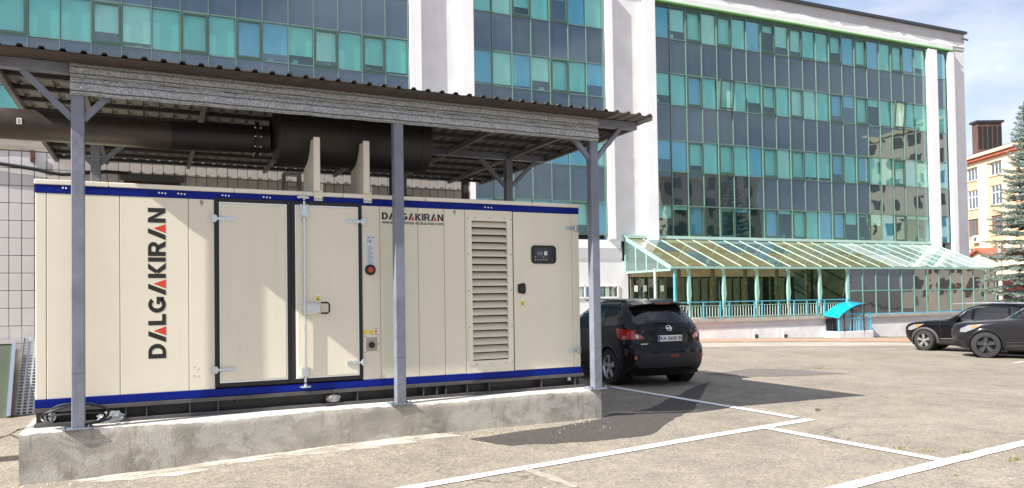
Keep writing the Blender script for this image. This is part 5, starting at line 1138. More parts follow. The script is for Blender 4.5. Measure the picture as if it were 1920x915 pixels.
# ================================================================== spruce
def spruce(name, label, x, y, h, rmax, seed, detail=1.0):
    rs = random.Random(seed); t = thing(name, label, 'tree', (x, y, GZ(x, y)))
    mb = MB(); n = 12; pts = [(.06*math.sin(i*.8), .06*math.cos(i*.6), h*i/n) for i in range(n+1)]; mb.tube(pts, [.19*(1-i/n)+.015 for i in range(n+1)], 8); mb.obj('trunk', mat('spruce_bark', (.09, .065, .05), .95, var=.3, scale=8, bump=.5), t, smooth=True)
    lm = MB(); br = MB(); z = h*.07
    def needle_twig(p, d, L):
        d = d.normalized(); k = max(5, int(L/.023*detail))
        u = Vector((0, 0, 1)); sx = d.cross(u); sx = sx.normalized() if sx.length > .01 else Vector((1, 0, 0)); uu = sx.cross(d)
        for i in range(k):
            q = p+d*(L*i/k); a = rs.uniform(0, 6.28); ln = rs.uniform(.06, .10)*(1.1-.4*i/k); w = .015
            o = (sx*math.cos(a)+uu*(math.sin(a)*.8+.25)).normalized(); dd = (d*.75+o).normalized()*ln; c = dd.cross(d).normalized()*w
            lm.cur = 0 if rs.random() < .62 else 1
            lm.add([q-c, q+c, q+dd+c*.3, q+dd-c*.3], [(0, 1, 2, 3)])
    while z < h*.985:
        f = z/h; L0 = rmax*(1-f)**.85+.10; nb_ = int(7+3*rs.random()); a0 = rs.uniform(0, 6.28)
        for b in range(nb_):
            a = a0+b*6.283/nb_+rs.uniform(-.2, .2); L = L0*rs.uniform(.72, 1.08); el = .25*f*2-.22+rs.uniform(-.1, .1)
            P = []; m = 7
            for i in range(m+1):
                s = i/m; r_ = L*s; zz = z+L*(math.tan(el)*s-.22*(1-f)*s*s+.16*s**3); P.append(Vector((math.cos(a)*r_, math.sin(a)*r_, zz)))
            br.tube(P, [.022*(1-.85*i/m)*(L/rmax)+.003 for i in range(m+1)], 4, False)
            side = Vector((-math.sin(a), math.cos(a), 0))
            st = max(.085, .11/detail); s = .16
            while s < 1:
                i = min(m-1, int(s*m)); p = P[i].lerp(P[i+1], s*m-i); d = (P[i+1]-P[i]).normalized()
                tl = (.5*L*(1-s)+.12)*rs.uniform(.7, 1.0); tl = min(tl, .55)
                for sg in (-1, 1):
                    td = d*.7+side*sg*rs.uniform(.6, 1.)+Vector((0, 0, rs.uniform(-.35, .1))); needle_twig(p, td, tl)
                    if tl > .3: needle_twig(p+td.normalized()*tl*.45, td+d*.8, tl*.5)
                s += st/L*1.0
            needle_twig(P[-2], P[-1]-P[-2], (P[-1]-P[-2]).length*1.15)
        z += (.35+.12*rs.random())*(1-.45*f)/max(.6, detail)
    stuff(br.obj('branches', MATS['spruce_bark'], t))
    lm.obj('crown', [mat('blue_spruce', (.10, .145, .12), .7, var=.35, scale=2), mat('blue_spruce_tip', (.25, .31, .27), .7, var=.3, scale=3)], t)
d_ = 33.; p = CAM+ray(1932, 560)*d_
spruce('spruce_tree', 'blue-green spruce tree at the right edge in front of the ochre building', p[0], p[1], 10.6, 2.5, 5, 1.0)
# trees across the street, mirrored in the lower glass
def leafy(name, label, x, y, h, r, seed):
    rs = random.Random(seed); t = thing(name, label, 'tree', (x, y, GZ(x, y))); mb = MB(); mb.tube([(0, 0, 0), (.1, 0, h*.3), (0, .1, h*.6)], [.22, .17, .08], 8)
    tips = []
    for i in range(9):
        a = rs.uniform(0, 6.28); q = Vector((math.cos(a)*r*.7, math.sin(a)*r*.7, h*rs.uniform(.55, .9))); mb.tube([(0, 0, h*rs.uniform(.3, .5)), q*.6+Vector((0, 0, h*.18)), q], [.08, .05, .02], 5); tips.append(q)
    mb.obj('trunk', MATS['spruce_bark'], t, smooth=True); lm = MB()
    for i in range(2600):
        c = rs.choice(tips); v = Vector((rs.gauss(0, 1), rs.gauss(0, 1), rs.gauss(0, .8)))*r*.30+c; d = Vector((rs.uniform(-1, 1), rs.uniform(-1, 1), rs.uniform(-1, 1))).normalized()*.16; e = d.cross(Vector((rs.uniform(-1, 1), rs.uniform(-1, 1), 1))).normalized()*.11
        lm.add([v-d, v+e, v+d, v-e], [(0, 1, 2, 3)])
    lm.obj('crown', mat('leaf_green', (.07, .12, .035), .7, var=.4, scale=.8), t)
for k, (x, y, h, r) in enumerate(((46, -18, 8, 3), (30, -20, 9, 3.4), (66, -22, 8.5, 3.2), (18, -24, 9, 3.5))):
    leafy('street_tree', ['broadleaf street tree across the road, mirrored left of the globe lamps', 'broadleaf street tree across the road, mirrored in the lowest left windows', 'broadleaf street tree across the road, mirrored under the tall block', 'broadleaf street tree across the road, farthest left behind the camera'][k], x, y, h, r, 30+k)
# ================================================================== cars
M_tyre = mat('tyre_rubber', (.022, .022, .023), .8, var=.2, scale=30, bump=.2); M_rim = mat('alloy_silver', (.50, .51, .53), .3, .85); M_rimd = mat('alloy_dark', (.10, .10, .11), .35, .8)
M_carglass = mirror('car_glass', (.008, .009, .010), .075, gcol=(.95, .98, 1)); M_trim = mat('black_trim', (.018, .018, .02), .55, var=.1, scale=12)
M_lamp_r = mat('red_lamp', (.38, .008, .007), .1, coat=.8); M_lamp_c = mat('clear_lamp', (.30, .31, .33), .12, .3, coat=.8); M_lamp_o = mat('amber_lamp', (.62, .17, .015), .2, coat=.4); M_chrome = mat('chrome', (.8, .8, .82), .12, 1.)
def lerpk(tab, z):
    zs = [t[0] for t in tab]; vs_ = [t[1] for t in tab]; n = len(zs)
    if z <= zs[0]: return vs_[0]
    if z >= zs[-1]: return vs_[-1]
    # monotone cubic
    k = max(i for i in range(n-1) if zs[i] <= z); h = [zs[i+1]-zs[i] for i in range(n-1)]; s = [(vs_[i+1]-vs_[i])/h[i] for i in range(n-1)]
    def m(i):
        if i == 0: return s[0]
        if i == n-1: return s[-1]
        if s[i-1]*s[i] <= 0: return 0.
        return 2*s[i-1]*s[i]/(s[i-1]+s[i])
    t = (z-zs[k])/h[k]; a, b = vs_[k], vs_[k+1]; m0, m1 = m(k)*h[k], m(k+1)*h[k]
    return a*(2*t**3-3*t*t+1)+m0*(t**3-2*t*t+t)+b*(-2*t**3+3*t*t)+m1*(t**3-t*t)
class Car:
    P = 2.6
    def __init__(s, xf, xr, w, af=.8, ar=.4, taper=.05):
        s.xf_, s.xr_, s.w_, s.af_, s.ar_, s.tp = xf, xr, w, af, ar, taper
    def xf(s, z): return lerpk(s.xf_, z)
    def xr(s, z): return lerpk(s.xr_, z)
    def af(s, z): return min(s.af_, .48*(s.xf(z)-s.xr(z)))
    def ar(s, z): return min(s.ar_, .48*(s.xf(z)-s.xr(z)))
    def wd(s, x, z): return lerpk(s.w_, z)*(1-s.tp*((x-.0)/2.2)**2)
    def y(s, x, z):                                      # half width of the surface
        xf, xr, af, ar = s.xf(z), s.xr(z), s.af(z), s.ar(z)
        c = 1.
        if x > xf-af: t = min(1, (x-xf+af)/af); c = max(0, 1-t**s.P)**(1/s.P)
        elif x < xr+ar: t = min(1, (xr+ar-x)/ar); c = max(0, 1-t**s.P)**(1/s.P)
        return s.wd(x, z)*c
    def xrear(s, y, z): ar = s.ar(z); xr = s.xr(z); t = min(1, abs(y)/s.wd(xr+ar*.3, z)); return xr+ar-ar*max(0, 1-t**s.P)**(1/s.P)
    def xfront(s, y, z): af = s.af(z); xf = s.xf(z); t = min(1, abs(y)/s.wd(xf-af*.3, z)); return xf-af+af*max(0, 1-t**s.P)**(1/s.P)
    def outline(s, z, na=16, ns=26):
        xf, xr, af, ar = s.xf(z), s.xr(z), s.af(z), s.ar(z); o = []
        for i in range(na): q = (i/na)**.9*math.pi/2; x = xf-af+af*math.cos(q)**(2/s.P); o.append((x, s.wd(x, z)*math.sin(q)**(2/s.P)))
        for i in range(ns): x = xf-af+(xr+ar-xf+af)*i/ns; o.append((x, s.wd(x, z)))
        for i in range(na+1): q = math.pi/2*(1-(i/na)**1.1); x = xr+ar-ar*math.cos(q)**(2/s.P); o.append((x, s.wd(x, z)*max(0, math.sin(q))**(2/s.P)))
        return o
    def body(s, levels, wheels, rw):
        rings = []
        for z in levels:
            h = s.outline(z); rings.append([(x, y, z) for x, y in h]+[(x, -y, z) for x, y in h[-2:0:-1]])
        mb = MB(); n = len(rings[0]); V = [p for r in rings for p in r]; F = []
        for k in range(len(rings)-1):
            for i in range(n):
                q = (k*n+i, k*n+(i+1) % n, (k+1)*n+(i+1) % n, (k+1)*n+i); cx = sum(V[a][0] for a in q)/4; cy = sum(V[a][1] for a in q)/4; cz = sum(V[a][2] for a in q)/4
                if abs(cy) > .45 and any((cx-wx)**2+(cz-wz)**2 < rw*rw for wx, wz in wheels): continue
                F.append(q)
        F.append(tuple((len(rings)-1)*n+i for i in range(n)))
        mb.add(V, F); return mb
    def patch(s, poly, side, off=.004, step=.07):        # polygon in (x|y, z) laid on the skin; side 'L','R','rear','front'
        bm = bmesh.new(); bm.faces.new([bm.verts.new((p[0], p[1], 0)) for p in poly]); us = [p[0] for p in poly]; vs_ = [p[1] for p in poly]
        for ax, lo, hi in ((0, min(us), max(us)), (1, min(vs_), max(vs_))):
            k = lo+step
            while k < hi-.005:
                bmesh.ops.bisect_plane(bm, geom=bm.verts[:]+bm.edges[:]+bm.faces[:], plane_co=(k, 0, 0) if ax == 0 else (0, k, 0), plane_no=(1, 0, 0) if ax == 0 else (0, 1, 0)); k += step
        bmesh.ops.triangulate(bm, faces=bm.faces); mb = MB(); vv = []; vi = []
        for v in bm.verts:
            u, z = v.co.x, v.co.y
            for d, lst in ((off, vv), (-.02, vi)):
                if side in 'LR': yy = s.y(u, z)+d; lst.append((u, yy if side == 'L' else -yy, z))
                elif side == 'rear': lst.append((s.xrear(u, z)-d, u, z))
                else: lst.append((s.xfront(u, z)+d, u, z))
        bm.verts.index_update(); n = len(vv); F = [tuple(v.index for v in f.verts) for f in bm.faces]; be = [tuple(v.index for v in e.verts) for e in bm.edges if len(e.link_faces) == 1]; bm.free()
        mb.add(vv+vi, F+[(a, b, n+b, n+a) for a, b in be]); return mb
def wheel(parent, x, y, r, w, style, steer=0., side=1, m=None):
    o = link('wheel', None, parent, (x, y, r)); o.rotation_euler = (0, 0, steer if side > 0 else steer); hw = w/2; s = side
    mb = MB(); mb.lathe([(r*.66, -hw), (r*.80, -hw), (r*.95, -hw*.92), (r, -hw*.6), (r, hw*.6), (r*.95, hw*.92), (r*.80, hw), (r*.66, hw)], (0, 0, 0), (0, s, 0), 40); mb.obj('tyre', M_tyre, o, smooth=True)
    rm = m or M_rim; mb = MB(); mb.lathe([(r*.66, hw*.98), (r*.64, hw*.85), (r*.61, hw*.6), (r*.60, -hw)], (0, 0, 0), (0, s, 0), 40)
    n = 5; rim = mb
    for k in range(n):
        a = k*2*math.pi/n+.3
        for da in ((-.14, .14) if style == 2 else (0,)):
            b = a+da; c, d = Vector((math.cos(b), 0, math.sin(b))), Vector((-math.sin(b), 0, math.cos(b))); w0, w1 = (r*.10, r*.15) if style == 1 else (r*.055, r*.06)
            p = [c*r*.10-d*w0, c*r*.10+d*w0, c*r*.62+d*w1, c*r*.62-d*w1]; Y0, Y1 = s*hw*.80, s*hw*.92
            rim.add([(q.x, s*hw*.55, q.z) for q in p]+[(q.x, Y0 if i < 2 else Y1, q.z) for i, q in enumerate(p)], [(0, 1, 2, 3), (7, 6, 5, 4), (0, 4, 5, 1), (1, 5, 6, 2), (2, 6, 7, 3), (3, 7, 4, 0)])
    rim.lathe([(r*.15, hw*.5), (r*.15, hw*.86), (r*.10, hw*.9), (0, hw*.9)], (0, 0, 0), (0, s, 0), 16); rim.obj('rim', rm, o)
    mb = MB(); mb.lathe([(0, -hw*.2), (r*.60, -hw*.2)], (0, 0, 0), (0, s, 0), 24); mb.lathe([(0, hw*.25), (r*.42, hw*.25), (r*.42, 0)], (0, 0, 0), (0, s, 0), 24); mb.obj('brake_disc', mat('brake_dark', (.05, .05, .05), .5, .5), o)
def arches(car, parent, wheels, r, cw, m=M_trim, full=True):
    for wx, wz in wheels:
        for sd in (1, -1):
            mb = MB(); N_ = 24; A = []; 
            for i in range(N_+1):
                a = R(-12+204*i/N_); ring = []
                for rr, dy in ((r-.012, -.06), (r-.012, .010), (r+cw*.6, .014), (r+cw, .002), (r+cw, -.04)):
                    x, z = wx+rr*math.cos(a), max(.17, wz+rr*math.sin(a)); ring.append((x, sd*(car.y(x, max(z, .26))+dy), z))
                A.append(ring)
            V = [p for q in A for p in q]; mb.add(V, [(5*i+j, 5*i+j+1, 5*(i+1)+j+1, 5*(i+1)+j) for i in range(N_) for j in range(4)]); mb.obj('wheel_arch', m, parent, smooth=True)
            mb = MB(); mb.lathe([(r-.01, 0), (r-.01, -.26), (0, -.26)], (wx, sd*(car.y(wx, wz)-.04), wz), (0, sd, 0), 24); mb.obj('wheel_well', M_dark, parent)
def levels(*seg):
    o = []
    for a, b, n in seg: o += list(np.linspace(a, b, n, endpoint=False))
    return o+[seg[-1][1]]
def seam(car, parent, pts, side, w=.006, m=None, off=.0035, name='door_seam'):
    mb = MB()
    P = []
    for (x0, z0), (x1, z1) in zip(pts[:-1], pts[1:]):
        n = max(1, int(math.hypot(x1-x0, z1-z0)/.05)); P += [(x0+(x1-x0)*i/n, z0+(z1-z0)*i/n) for i in range(n)]
    P.append(pts[-1]); sg = 1 if side == 'L' else -1
    if side in 'LR': Q = [(x, sg*(car.y(x, z)+off-w*.6), z) for x, z in P]
    else: Q = [(car.xrear(y, z)-off+w*.6, y, z) for y, z in P]
    mb.tube(Q, w, 5); return mb.obj(name, m or M_black, parent)
# ---------------------------------------------------------------- SUV in the shade of the shelter
M_navy = mat('navy_black_paint', (.005, .005, .0065), .35, spec=.05, coat=.5)
c1 = ong(1149, 720.5); hd = R(90-4)                      # heading of the nose
suv = thing('parked_suv', 'black compact SUV seen from behind, parked in shade just beyond the shelter', 'car', (0, 0, 0), hd)
fwd = Vector((math.cos(hd), math.sin(hd), 0)); lft = Vector((-math.sin(hd), math.cos(hd), 0))
RX, FX, WR, TRK = -1.32, 1.31, .345, .77
org = Vector(c1)-fwd*RX-lft*(TRK+.02); suv.location = (org.x, org.y, GZ(org.x, org.y)-.0)
C = Car(xf=[(.20, 1.9), (.35, 2.05), (.6, 2.13), (.75, 2.10), (.88, 1.90), (.98, 1.40), (1.05, 1.05), (1.3, .58), (1.48, .20), (1.56, -.02), (1.60, -.25), (1.62, -.6)],
        xr=[(.20, -1.98), (.30, -2.08), (.42, -2.14), (.58, -2.16), (.70, -2.145), (.755, -2.10), (.80, -2.07), (.98, -2.06), (1.06, -2.03), (1.15, -1.975), (1.43, -1.76), (1.50, -1.69), (1.56, -1.60), (1.60, -1.35), (1.62, -.9)],
        w=[(.20, .80), (.32, .865), (.5, .885), (.75, .892), (.92, .885), (1.03, .865), (1.1, .835), (1.45, .665), (1.53, .60), (1.585, .50), (1.62, .30)], af=.9, ar=.42, taper=.045)
LV = levels((.20, .70, 14), (.70, .82, 7), (.82, 1.10, 12), (1.10, 1.5, 14), (1.5, 1.62, 12)); WH = [(RX, WR), (FX, WR)]
C.body(LV, WH, .40).obj('body', M_navy, suv, smooth=True)
mb = MB(); mb.box(-1.9, 1.85, -.72, .72, .22, .30); mb.obj('underbody', M_dark, suv)
arches(C, suv, WH, .385, .075, M_trim)
for x in (RX, FX):
    for sd in (1, -1): wheel(suv, x, sd*(TRK), WR, .22, 1, 0, sd)
C.patch([(-.82, .32), (-.82, .24), (.84, .24), (.84, .32)], 'L', .012).obj('sill_cladding', M_trim, suv); C.patch([(-.82, .32), (-.82, .24), (.84, .24), (.84, .32)], 'R', .012).obj('sill_cladding', M_trim, suv)
for sd in 'LR':
    C.patch([(-1.72, 1.15), (-1.50, 1.125), (-1.06, 1.095), (-1.06, 1.43), (-1.30, 1.43), (-1.52, 1.38)], sd).obj('quarter_window', M_carglass, suv)
    C.patch([(-1.02, 1.09), (-.12, 1.06), (-.12, 1.47), (-.5, 1.475), (-1.02, 1.44)], sd).obj('rear_door_window', M_carglass, suv)
    C.patch([(-.05, 1.058), (.86, 1.04), (.80, 1.09), (.38, 1.37), (.15, 1.46), (-.05, 1.47)], sd).obj('front_door_window', M_carglass, suv)
    seam(C, suv, [(-.09, 1.05), (-.09, .36), (.92, .36), (.98, 1.03)], sd); seam(C, suv, [(-.13, .38), (-.80, .38), (-1.0, .78), (-1.04, 1.06)], sd)
    seam(C, suv, [(-1.7, 1.135), (-1.05, 1.085), (0, 1.05), (.9, 1.03)], sd, .008, M_trim, .006, 'window_moulding')
    for x in (-.80, .15):
        mb = MB(); s_ = 1 if sd == 'L' else -1; y = C.y(x, .93); mb.tube([(x, s_*(y-.01), .93), (x+.03, s_*(y+.035), .935), (x+.17, s_*(y+.035), .935), (x+.2, s_*(y-.01), .93)], .013, 6); mb.obj('door_handle', M_navy, suv, smooth=True)
    s_ = 1 if sd == 'L' else -1; mb = MB(); mb.lathe([(0, -.09), (.06, -.085), (.085, -.03), (.085, .03), (.05, .08), (0, .09)], (.72, s_*1.0, 1.13), (.3, s_, .05), 14); mb.obj('door_mirror', M_navy, suv, smooth=True)
    # tail lamp wrapping round the corner
    tl = C.patch([(-1.56, 1.075), (-1.80, 1.06), (-2.0, 1.03), (-2.0, .885), (-1.80, .875), (-1.68, .90)], sd, .008).obj('tail_lamp', M_lamp_r, suv)
    yy = s_
    C.patch([(yy*.75, 1.03), (yy*.58, .96), (yy*.52, .91), (yy*.54, .882), (yy*.75, .88)] if s_ > 0 else [(yy*.75, .88), (yy*.54, .882), (yy*.52, .91), (yy*.58, .96), (yy*.75, 1.03)], 'rear', .010).obj('tail_lamp_inner', M_lamp_r, tl)
    mb = MB(); xx = C.xrear(.64, .93); mb.lathe([(.0, .016), (.030, .016), (.036, .010), (.036, 0)], (xx-.004, s_*.64, .925), (-1, 0, 0), 18); mb.obj('reversing_lens', mat('white_lens', (.7, .7, .7), .15), tl)
    mb = MB(); mb.lathe([(0, .012), (.035, .012), (.04, 0)], (C.xrear(.70, .53)-.003, s_*.70, .545), (-1, 0, 0), 16); mb.obj('fog_reflector', M_lamp_r, suv)
# rear window, wiper, spoiler, plate, badge
rwp = [(-.60, 1.15), (.60, 1.15), (.635, 1.20), (.545, 1.43), (.30, 1.455), (-.30, 1.455), (-.545, 1.43), (-.635, 1.20)]
C.patch(rwp, 'rear', .006).obj('rear_window', M_carglass, suv)
mb = MB()
for i in range(7): z = 1.195+i*.031; mb.tube([(C.xrear(y, z)-.0075, y, z) for y in np.linspace(-.50, .50, 9)], .0012, 3)
mb.obj('heater_lines', mat('heater_line', (.12, .11, .10), .5), suv)
mb = MB(); a = [(C.xrear(y, 1.165+.02*(1-abs(y)/.6))-.028, y, 1.165+.035*t) for t, y in ((0, 0.02), (.5, .2), (1, .42))]; mb.tube(a, .009, 5); mb.lathe([(.0, .045), (.028, .04), (.035, 0)], (C.xrear(0, 1.155)+.0, 0.0, 1.15), (-1, 0, .2), 12); mb.obj('rear_wiper', M_black, suv)
mb = MB(); N_ = 16; V = []
for i in range(N_+1):
    y = -.60+1.2*i/N_; e = 1-(abs(y)/.62)**4*.35
    V += [(-1.56, y*.96, 1.585-.05*(abs(y)/.6)**2), (-1.84*1.0+.05*(1-e), y, 1.535-.035*(abs(y)/.6)**2), (-1.83+.05*(1-e), y, 1.505-.035*(abs(y)/.6)**2), (-1.62, y, 1.49-.02*(abs(y)/.6)**2)]
mb.add(V, [(4*i+j, 4*i+(j+1) % 4, 4*(i+1)+(j+1) % 4, 4*(i+1)+j) for i in range(N_) for j in range(4)]+[(0, 1, 2, 3), (4*N_+3, 4*N_+2, 4*N_+1, 4*N_)]); spo = mb.obj('roof_spoiler', M_navy, suv, smooth=True)
mb = MB(); mb.box(-1.846, -1.80, -.16, .16, 1.512, 1.53); mb.obj('high_brake_lamp', M_lamp_r, spo)
seam(C, suv, [(.66, 1.12), (.60, 1.02), (.55, .97), (.545, .80), (.52, .765), (-.52, .765), (-.545, .80), (-.55, .97), (-.60, 1.02), (-.66, 1.12)], 'rear', .006, M_black, .004, 'tailgate_seam')
seam(C, suv, [(.78, .755), (.4, .745), (-.4, .745), (-.78, .755)], 'rear', .008, M_black, .004, 'bumper_seam')
C.patch([(-.62, .36), (.62, .36), (.74, .45), (.60, .62), (-.60, .62), (-.74, .45)], 'rear', .012).obj('bumper_insert', M_trim, suv)
C.patch([(-.12, .545), (.06, .545), (.06, .60), (-.12, .60)], 'rear', .018).obj('rear_fog_lamp', mat('dull_red', (.20, .015, .012), .3), suv)
C.patch([(-.36, .965), (.36, .965), (.40, .995), (-.40, .995)], 'rear', .018).obj('tailgate_handle_bar', M_navy, suv)
xp = C.xrear(0, .87)-.012; PW, PH = .26, .056; pc = -.0
mb = MB(); mb.box(xp-.008, xp+.004, -PW, PW, .83, .83+2*PH); plt = mb.obj('number_plate', mat('plate_white', (.80, .80, .78), .4), suv, bevel=.002)
mb = MB(); mb.box(xp-.0095, xp-.0082, PW-.042, PW-.004, .834, .83+2*PH-.004); mb.obj('plate_blue_strip', mat('plate_blue', (.02, .07, .42), .4), plt)
def rear_text(txt, y0, y1, z0, h, x, m, parent, bold=.02):
    me, w, hh = textmesh(txt, 1., bold)
    for v in me.vertices: v.co = (x, y0+(y1-y0)*v.co.x/w, z0+h*v.co.y/hh)
    me.materials.append(m); return link('lettering', me, parent)
rear_text('KA 5600 BI', PW-.055, -PW+.012, .852, .07, xp-.0098, M_ink, plt)
rear_text('QASHQAI', .60, .40, .765+.012, .028, C.xrear(.5, .79)-.012, M_chrome, suv, .03)
bz = 1.07; bx = C.xrear(0, bz)-.012; mb = MB(); N_ = 28
mb.tube([(C.xrear(0, bz+.048*math.sin(a))-.012, .052*math.cos(a), bz+.048*math.sin(a)) for a in np.linspace(0, 2*math.pi, N_+1)], .009, 6); mb.box(bx-.012, bx+.004, -.066, .066, bz-.013, bz+.013); mb.obj('badge', M_chrome, suv, smooth=True)
mb = MB(); ax_ = (-1.35, .0, 1.60); mb.tube([ax_, (-1.37, 0, 1.63), (-1.62, 0, 1.92)], [.02, .006, .0025], 6); mb.obj('aerial', M_black, suv)
C.patch([(-.70, 1.07), (.70, 1.07), (.56, 1.44), (-.56, 1.44)], 'front', .005).obj('windscreen', M_carglass, suv)
for sd in (1, -1): mb = MB(); mb.tube([(x, sd*(C.wd(x, 1.56)-.02), 1.585+.02*(1-((x+.5)/.95)**2)) for x in np.linspace(-1.4, .2, 12)], .014, 6); mb.obj('roof_rail', M_trim, suv, smooth=True)
C.patch([(-.18, .34), (.18, .34), (.18, .47), (-.18, .47)], 'front', .01).obj('front_plate_mount', M_trim, suv)
# ---------------------------------------------------------------- two crossovers parked on the right
def crossover(name, label, px, py, hdg, L, Wd, Hh, wr, paint, rimm, rimstyle, steer, prof, zg=None, side='L'):
    """px,py: pixel where the near front wheel meets the ground"""
    c = ong(px, py); t = thing(name, label, 'car', (0, 0, 0), hdg, 'crossovers parked on the right')
    f = Vector((math.cos(hdg), math.sin(hdg), 0)); l = Vector((-math.sin(hdg), math.cos(hdg), 0)); k = L/2; wb = L*.585; fx = k-L*(.175 if prof[0] else .172); rx = fx-wb; tk = Wd/2-.115
    o = Vector(c)-f*fx-l*(tk+.03); t.location = (o.x, o.y, c[2])
    s = Hh/1.65
    b0, hood, cowl, roof0 = prof
    C = Car(xf=[(.20*s, k-.24), (.34*s, k-.10), (.55*s, k), (.76*s, k-.01), (.88*s, k-.07), (.96*s, k-.28), (1.015*s, k-.72), (1.055*s, cowl), (1.2*s, cowl-.30), (1.45*s, roof0+.28), (1.56*s, roof0), (1.615*s, roof0-.30), (1.65*s, roof0-.75)],
            xr=[(.20*s, -k+.2), (.36*s, -k+.06), (.55*s, -k), (.85*s, -k+.03), (1.05*s, -k+.08), (1.2*s, -k+.2), (1.45*s, -k+.52), (1.55*s, -k+.68), (1.61*s, -k+.95), (1.65*s, -k+1.5)],
            w=[(.20*s, Wd*.455), (.34*s, Wd*.49), (.6*s, Wd*.5), (.85*s, Wd*.5), (.98*s, Wd*.49), (1.06*s, Wd*.475), (1.3*s, Wd*.425), (1.5*s, Wd*.37), (1.58*s, Wd*.335), (1.63*s, Wd*.26), (1.65*s, Wd*.16)], af=.85, ar=.6, taper=.05)
    LV = levels((.20*s, .75*s, 14), (.75*s, 1.1*s, 20), (1.1*s, 1.5*s, 12), (1.5*s, 1.65*s, 12)); WH = [(fx, wr), (rx, wr)]
    C.body(LV, WH, wr+.055).obj('body', paint, t, smooth=True)
    mb = MB(); mb.box(-k+.3, k-.35, -Wd*.4, Wd*.4, .2*s, .28*s); mb.obj('underbody', M_dark, t)
    arches(C, t, WH, wr+.04, .06, prof_arch[name_key(paint)])
    for x, st in ((fx, steer), (rx, 0)):
        for sd in (1, -1): wheel(t, x, sd*tk, wr, .235, rimstyle, st, sd, rimm)
    zb = 1.07*s; zt = 1.49*s
    for sd in 'LR':
        C.patch([(cowl-.42, zb+.01), (.06, zb+.01), (.06, zt), (roof0-.12, zt-.01), (roof0+.18, zt-.12), (cowl-.50, zb+.06)], sd).obj('front_door_window', M_carglass, t)
        C.patch([(-.03, zb+.01), (-.95, zb+.03), (-.95, zt-.03), (-.45, zt+.0), (-.03, zt)], sd).obj('rear_door_window', M_carglass, t)
        C.patch([(-1.02, zb+.04), (-1.60, zb+.16), (-1.35, zt-.12), (-1.02, zt-.04)], sd).obj('quarter_window', M_carglass, t)
        seam(C, t, [(cowl-.45, zb), (0, zb), (-1.0, zb+.02), (-1.62, zb+.15)], sd, .009, M_chrome if prof_ch[name_key(paint)] else M_trim, .008, 'window_moulding')
        if prof_ch[name_key(paint)]: seam(C, t, [(-1.62, zb+.17), (-1.36, zt-.09), (-1.0, zt), (-.4, zt+.02), (roof0-.1, zt+.01), (roof0+.2, zt-.10), (cowl-.45, zb+.04)], sd, .009, M_chrome, .008, 'window_moulding')
        seam(C, t, [(fx-wr-.10, zb), (fx-wr-.16, .62*s), (fx-wr-.12, .36*s), (.02, .36*s), (.015, zb)], sd); seam(C, t, [(.015, .36*s), (rx+wr+.14, .36*s), (rx+wr+.02, .75*s), (-1.02, zb)], sd)
        C.patch([(fx-wr-.10, .36*s), (fx-wr-.10, .24*s), (rx+wr+.10, .24*s), (rx+wr+.10, .36*s)], sd, .012).obj('sill_cladding', M_trim, t)
        seam(C, t, [(fx-wr-.14, .43*s), (rx+wr+.14, .45*s)], sd, .010, M_chrome if prof_ch[name_key(paint)] else M_trim, .012, 'door_strip')
        s_ = 1 if sd == 'L' else -1
        for x in (.22, -.78): y = C.y(x, .94*s); mb = MB(); mb.tube([(x, s_*(y-.01), .95*s), (x-.03, s_*(y+.035), .955*s), (x-.17, s_*(y+.035), .955*s), (x-.2, s_*(y-.01), .95*s)], .013, 6); mb.obj('door_handle', paint, t, smooth=True)
        mb = MB(); mb.lathe([(0, -.10), (.07, -.09), (.095, -.02), (.09, .05), (.05, .09), (0, .1)], (cowl-.55, s_*(Wd*.5+.06), 1.13*s), (.35, s_, .1), 14); mm = mb.obj('door_mirror', paint, t, smooth=True); mb = MB(); mb.bar((cowl-.55, s_*(Wd*.47), 1.08*s), (cowl-.55, s_*(Wd*.5+.05), 1.10*s), .06, .03); mb.obj('mirror_foot', M_trim, mm)
        hl = C.patch([(k-.78, .93*s), (k-.42, .895*s), (k-.22, .80*s), (k-.20, .70*s), (k-.34, .70*s), (k-.55, .79*s)], sd, .007).obj('headlamp', M_lamp_c, t)
        C.patch([(k-.72, .915*s), (k-.50, .885*s), (k-.44, .84*s), (k-.58, .83*s)], sd, .012).obj('side_indicator', M_lamp_o, hl)
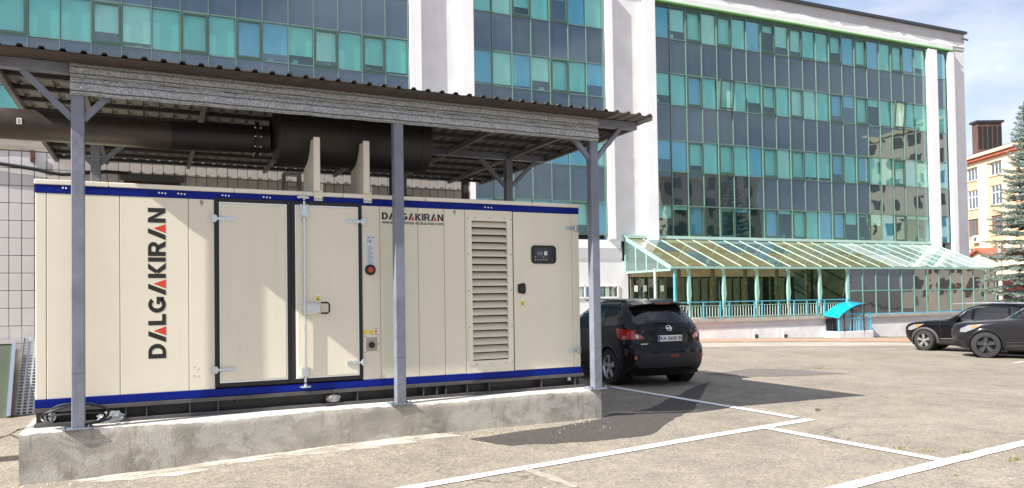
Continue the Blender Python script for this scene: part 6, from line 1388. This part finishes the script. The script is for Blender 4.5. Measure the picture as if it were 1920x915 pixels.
        C.patch([(-k+.55, .98*s), (-k+.22, .97*s), (-k+.20, .80*s), (-k+.45, .82*s)], sd, .008).obj('tail_lamp', M_lamp_r, t)
        C.patch([(k-.10, .26*s), (k-.34, .25*s), (k-.34, .46*s), (k-.12, .50*s)], sd, .010).obj('bumper_cladding', M_trim, t)
        mb = MB(); mb.tube([(x, s_*(C.wd(x, 1.58*s)-.03), 1.60*s+.03*(1-((x-(-.35))/1.15)**2)) for x in np.linspace(-1.45, .65, 14)], .017, 6); mb.obj('roof_rail', M_chrome if prof_ch[name_key(paint)] else M_trim, t, smooth=True)
    C.patch([(-.72, 1.09*s), (.72, 1.09*s), (.58, 1.46*s), (-.58, 1.46*s)], 'front', .005).obj('windscreen', M_carglass, t)
    C.patch([(-.62, 1.12*s), (.62, 1.12*s), (.52, 1.46*s), (-.52, 1.46*s)], 'rear', .005).obj('rear_window', M_carglass, t)
    C.patch([(-.42, .55*s), (.42, .55*s), (.48, .80*s), (-.48, .80*s)], 'front', .008).obj('grille', M_trim, t)
    C.patch([(-.6, .28*s), (.6, .28*s), (.65, .45*s), (-.65, .45*s)], 'front', .008).obj('lower_intake', M_dark, t)
    return t
M_black_car = mat('gloss_black_paint', (.004, .004, .005), .4, spec=.0, coat=.5); M_gun = mat('gunmetal_paint', (.020, .020, .024), .3, .5, spec=.15, coat=.5)
M_gclad = mat('grey_cladding', (.05, .05, .052), .6)
def name_key(p): return p.name
prof_arch = {'gloss_black_paint': M_gclad, 'gunmetal_paint': M_gun}; prof_ch = {'gloss_black_paint': True, 'gunmetal_paint': False}
H1 = math.pi/2+R(33)
crossover('parked_crossover', 'black crossover with silver wheels, farther of the two cars parked at right', 1735, 657.2, H1+R(-14), 4.45, 1.84, 1.60, .345, M_black_car, M_rim, 2, R(-16), (1, 0, .98, .05))
crossover('parked_crossover', 'dark grey crossover with dark wheels, cut off by the right picture edge', 1849, 671.2, H1+R(2), 4.84, 1.93, 1.74, .375, M_gun, M_rimd, 2, R(2), (0, 0, 1.12, .12))
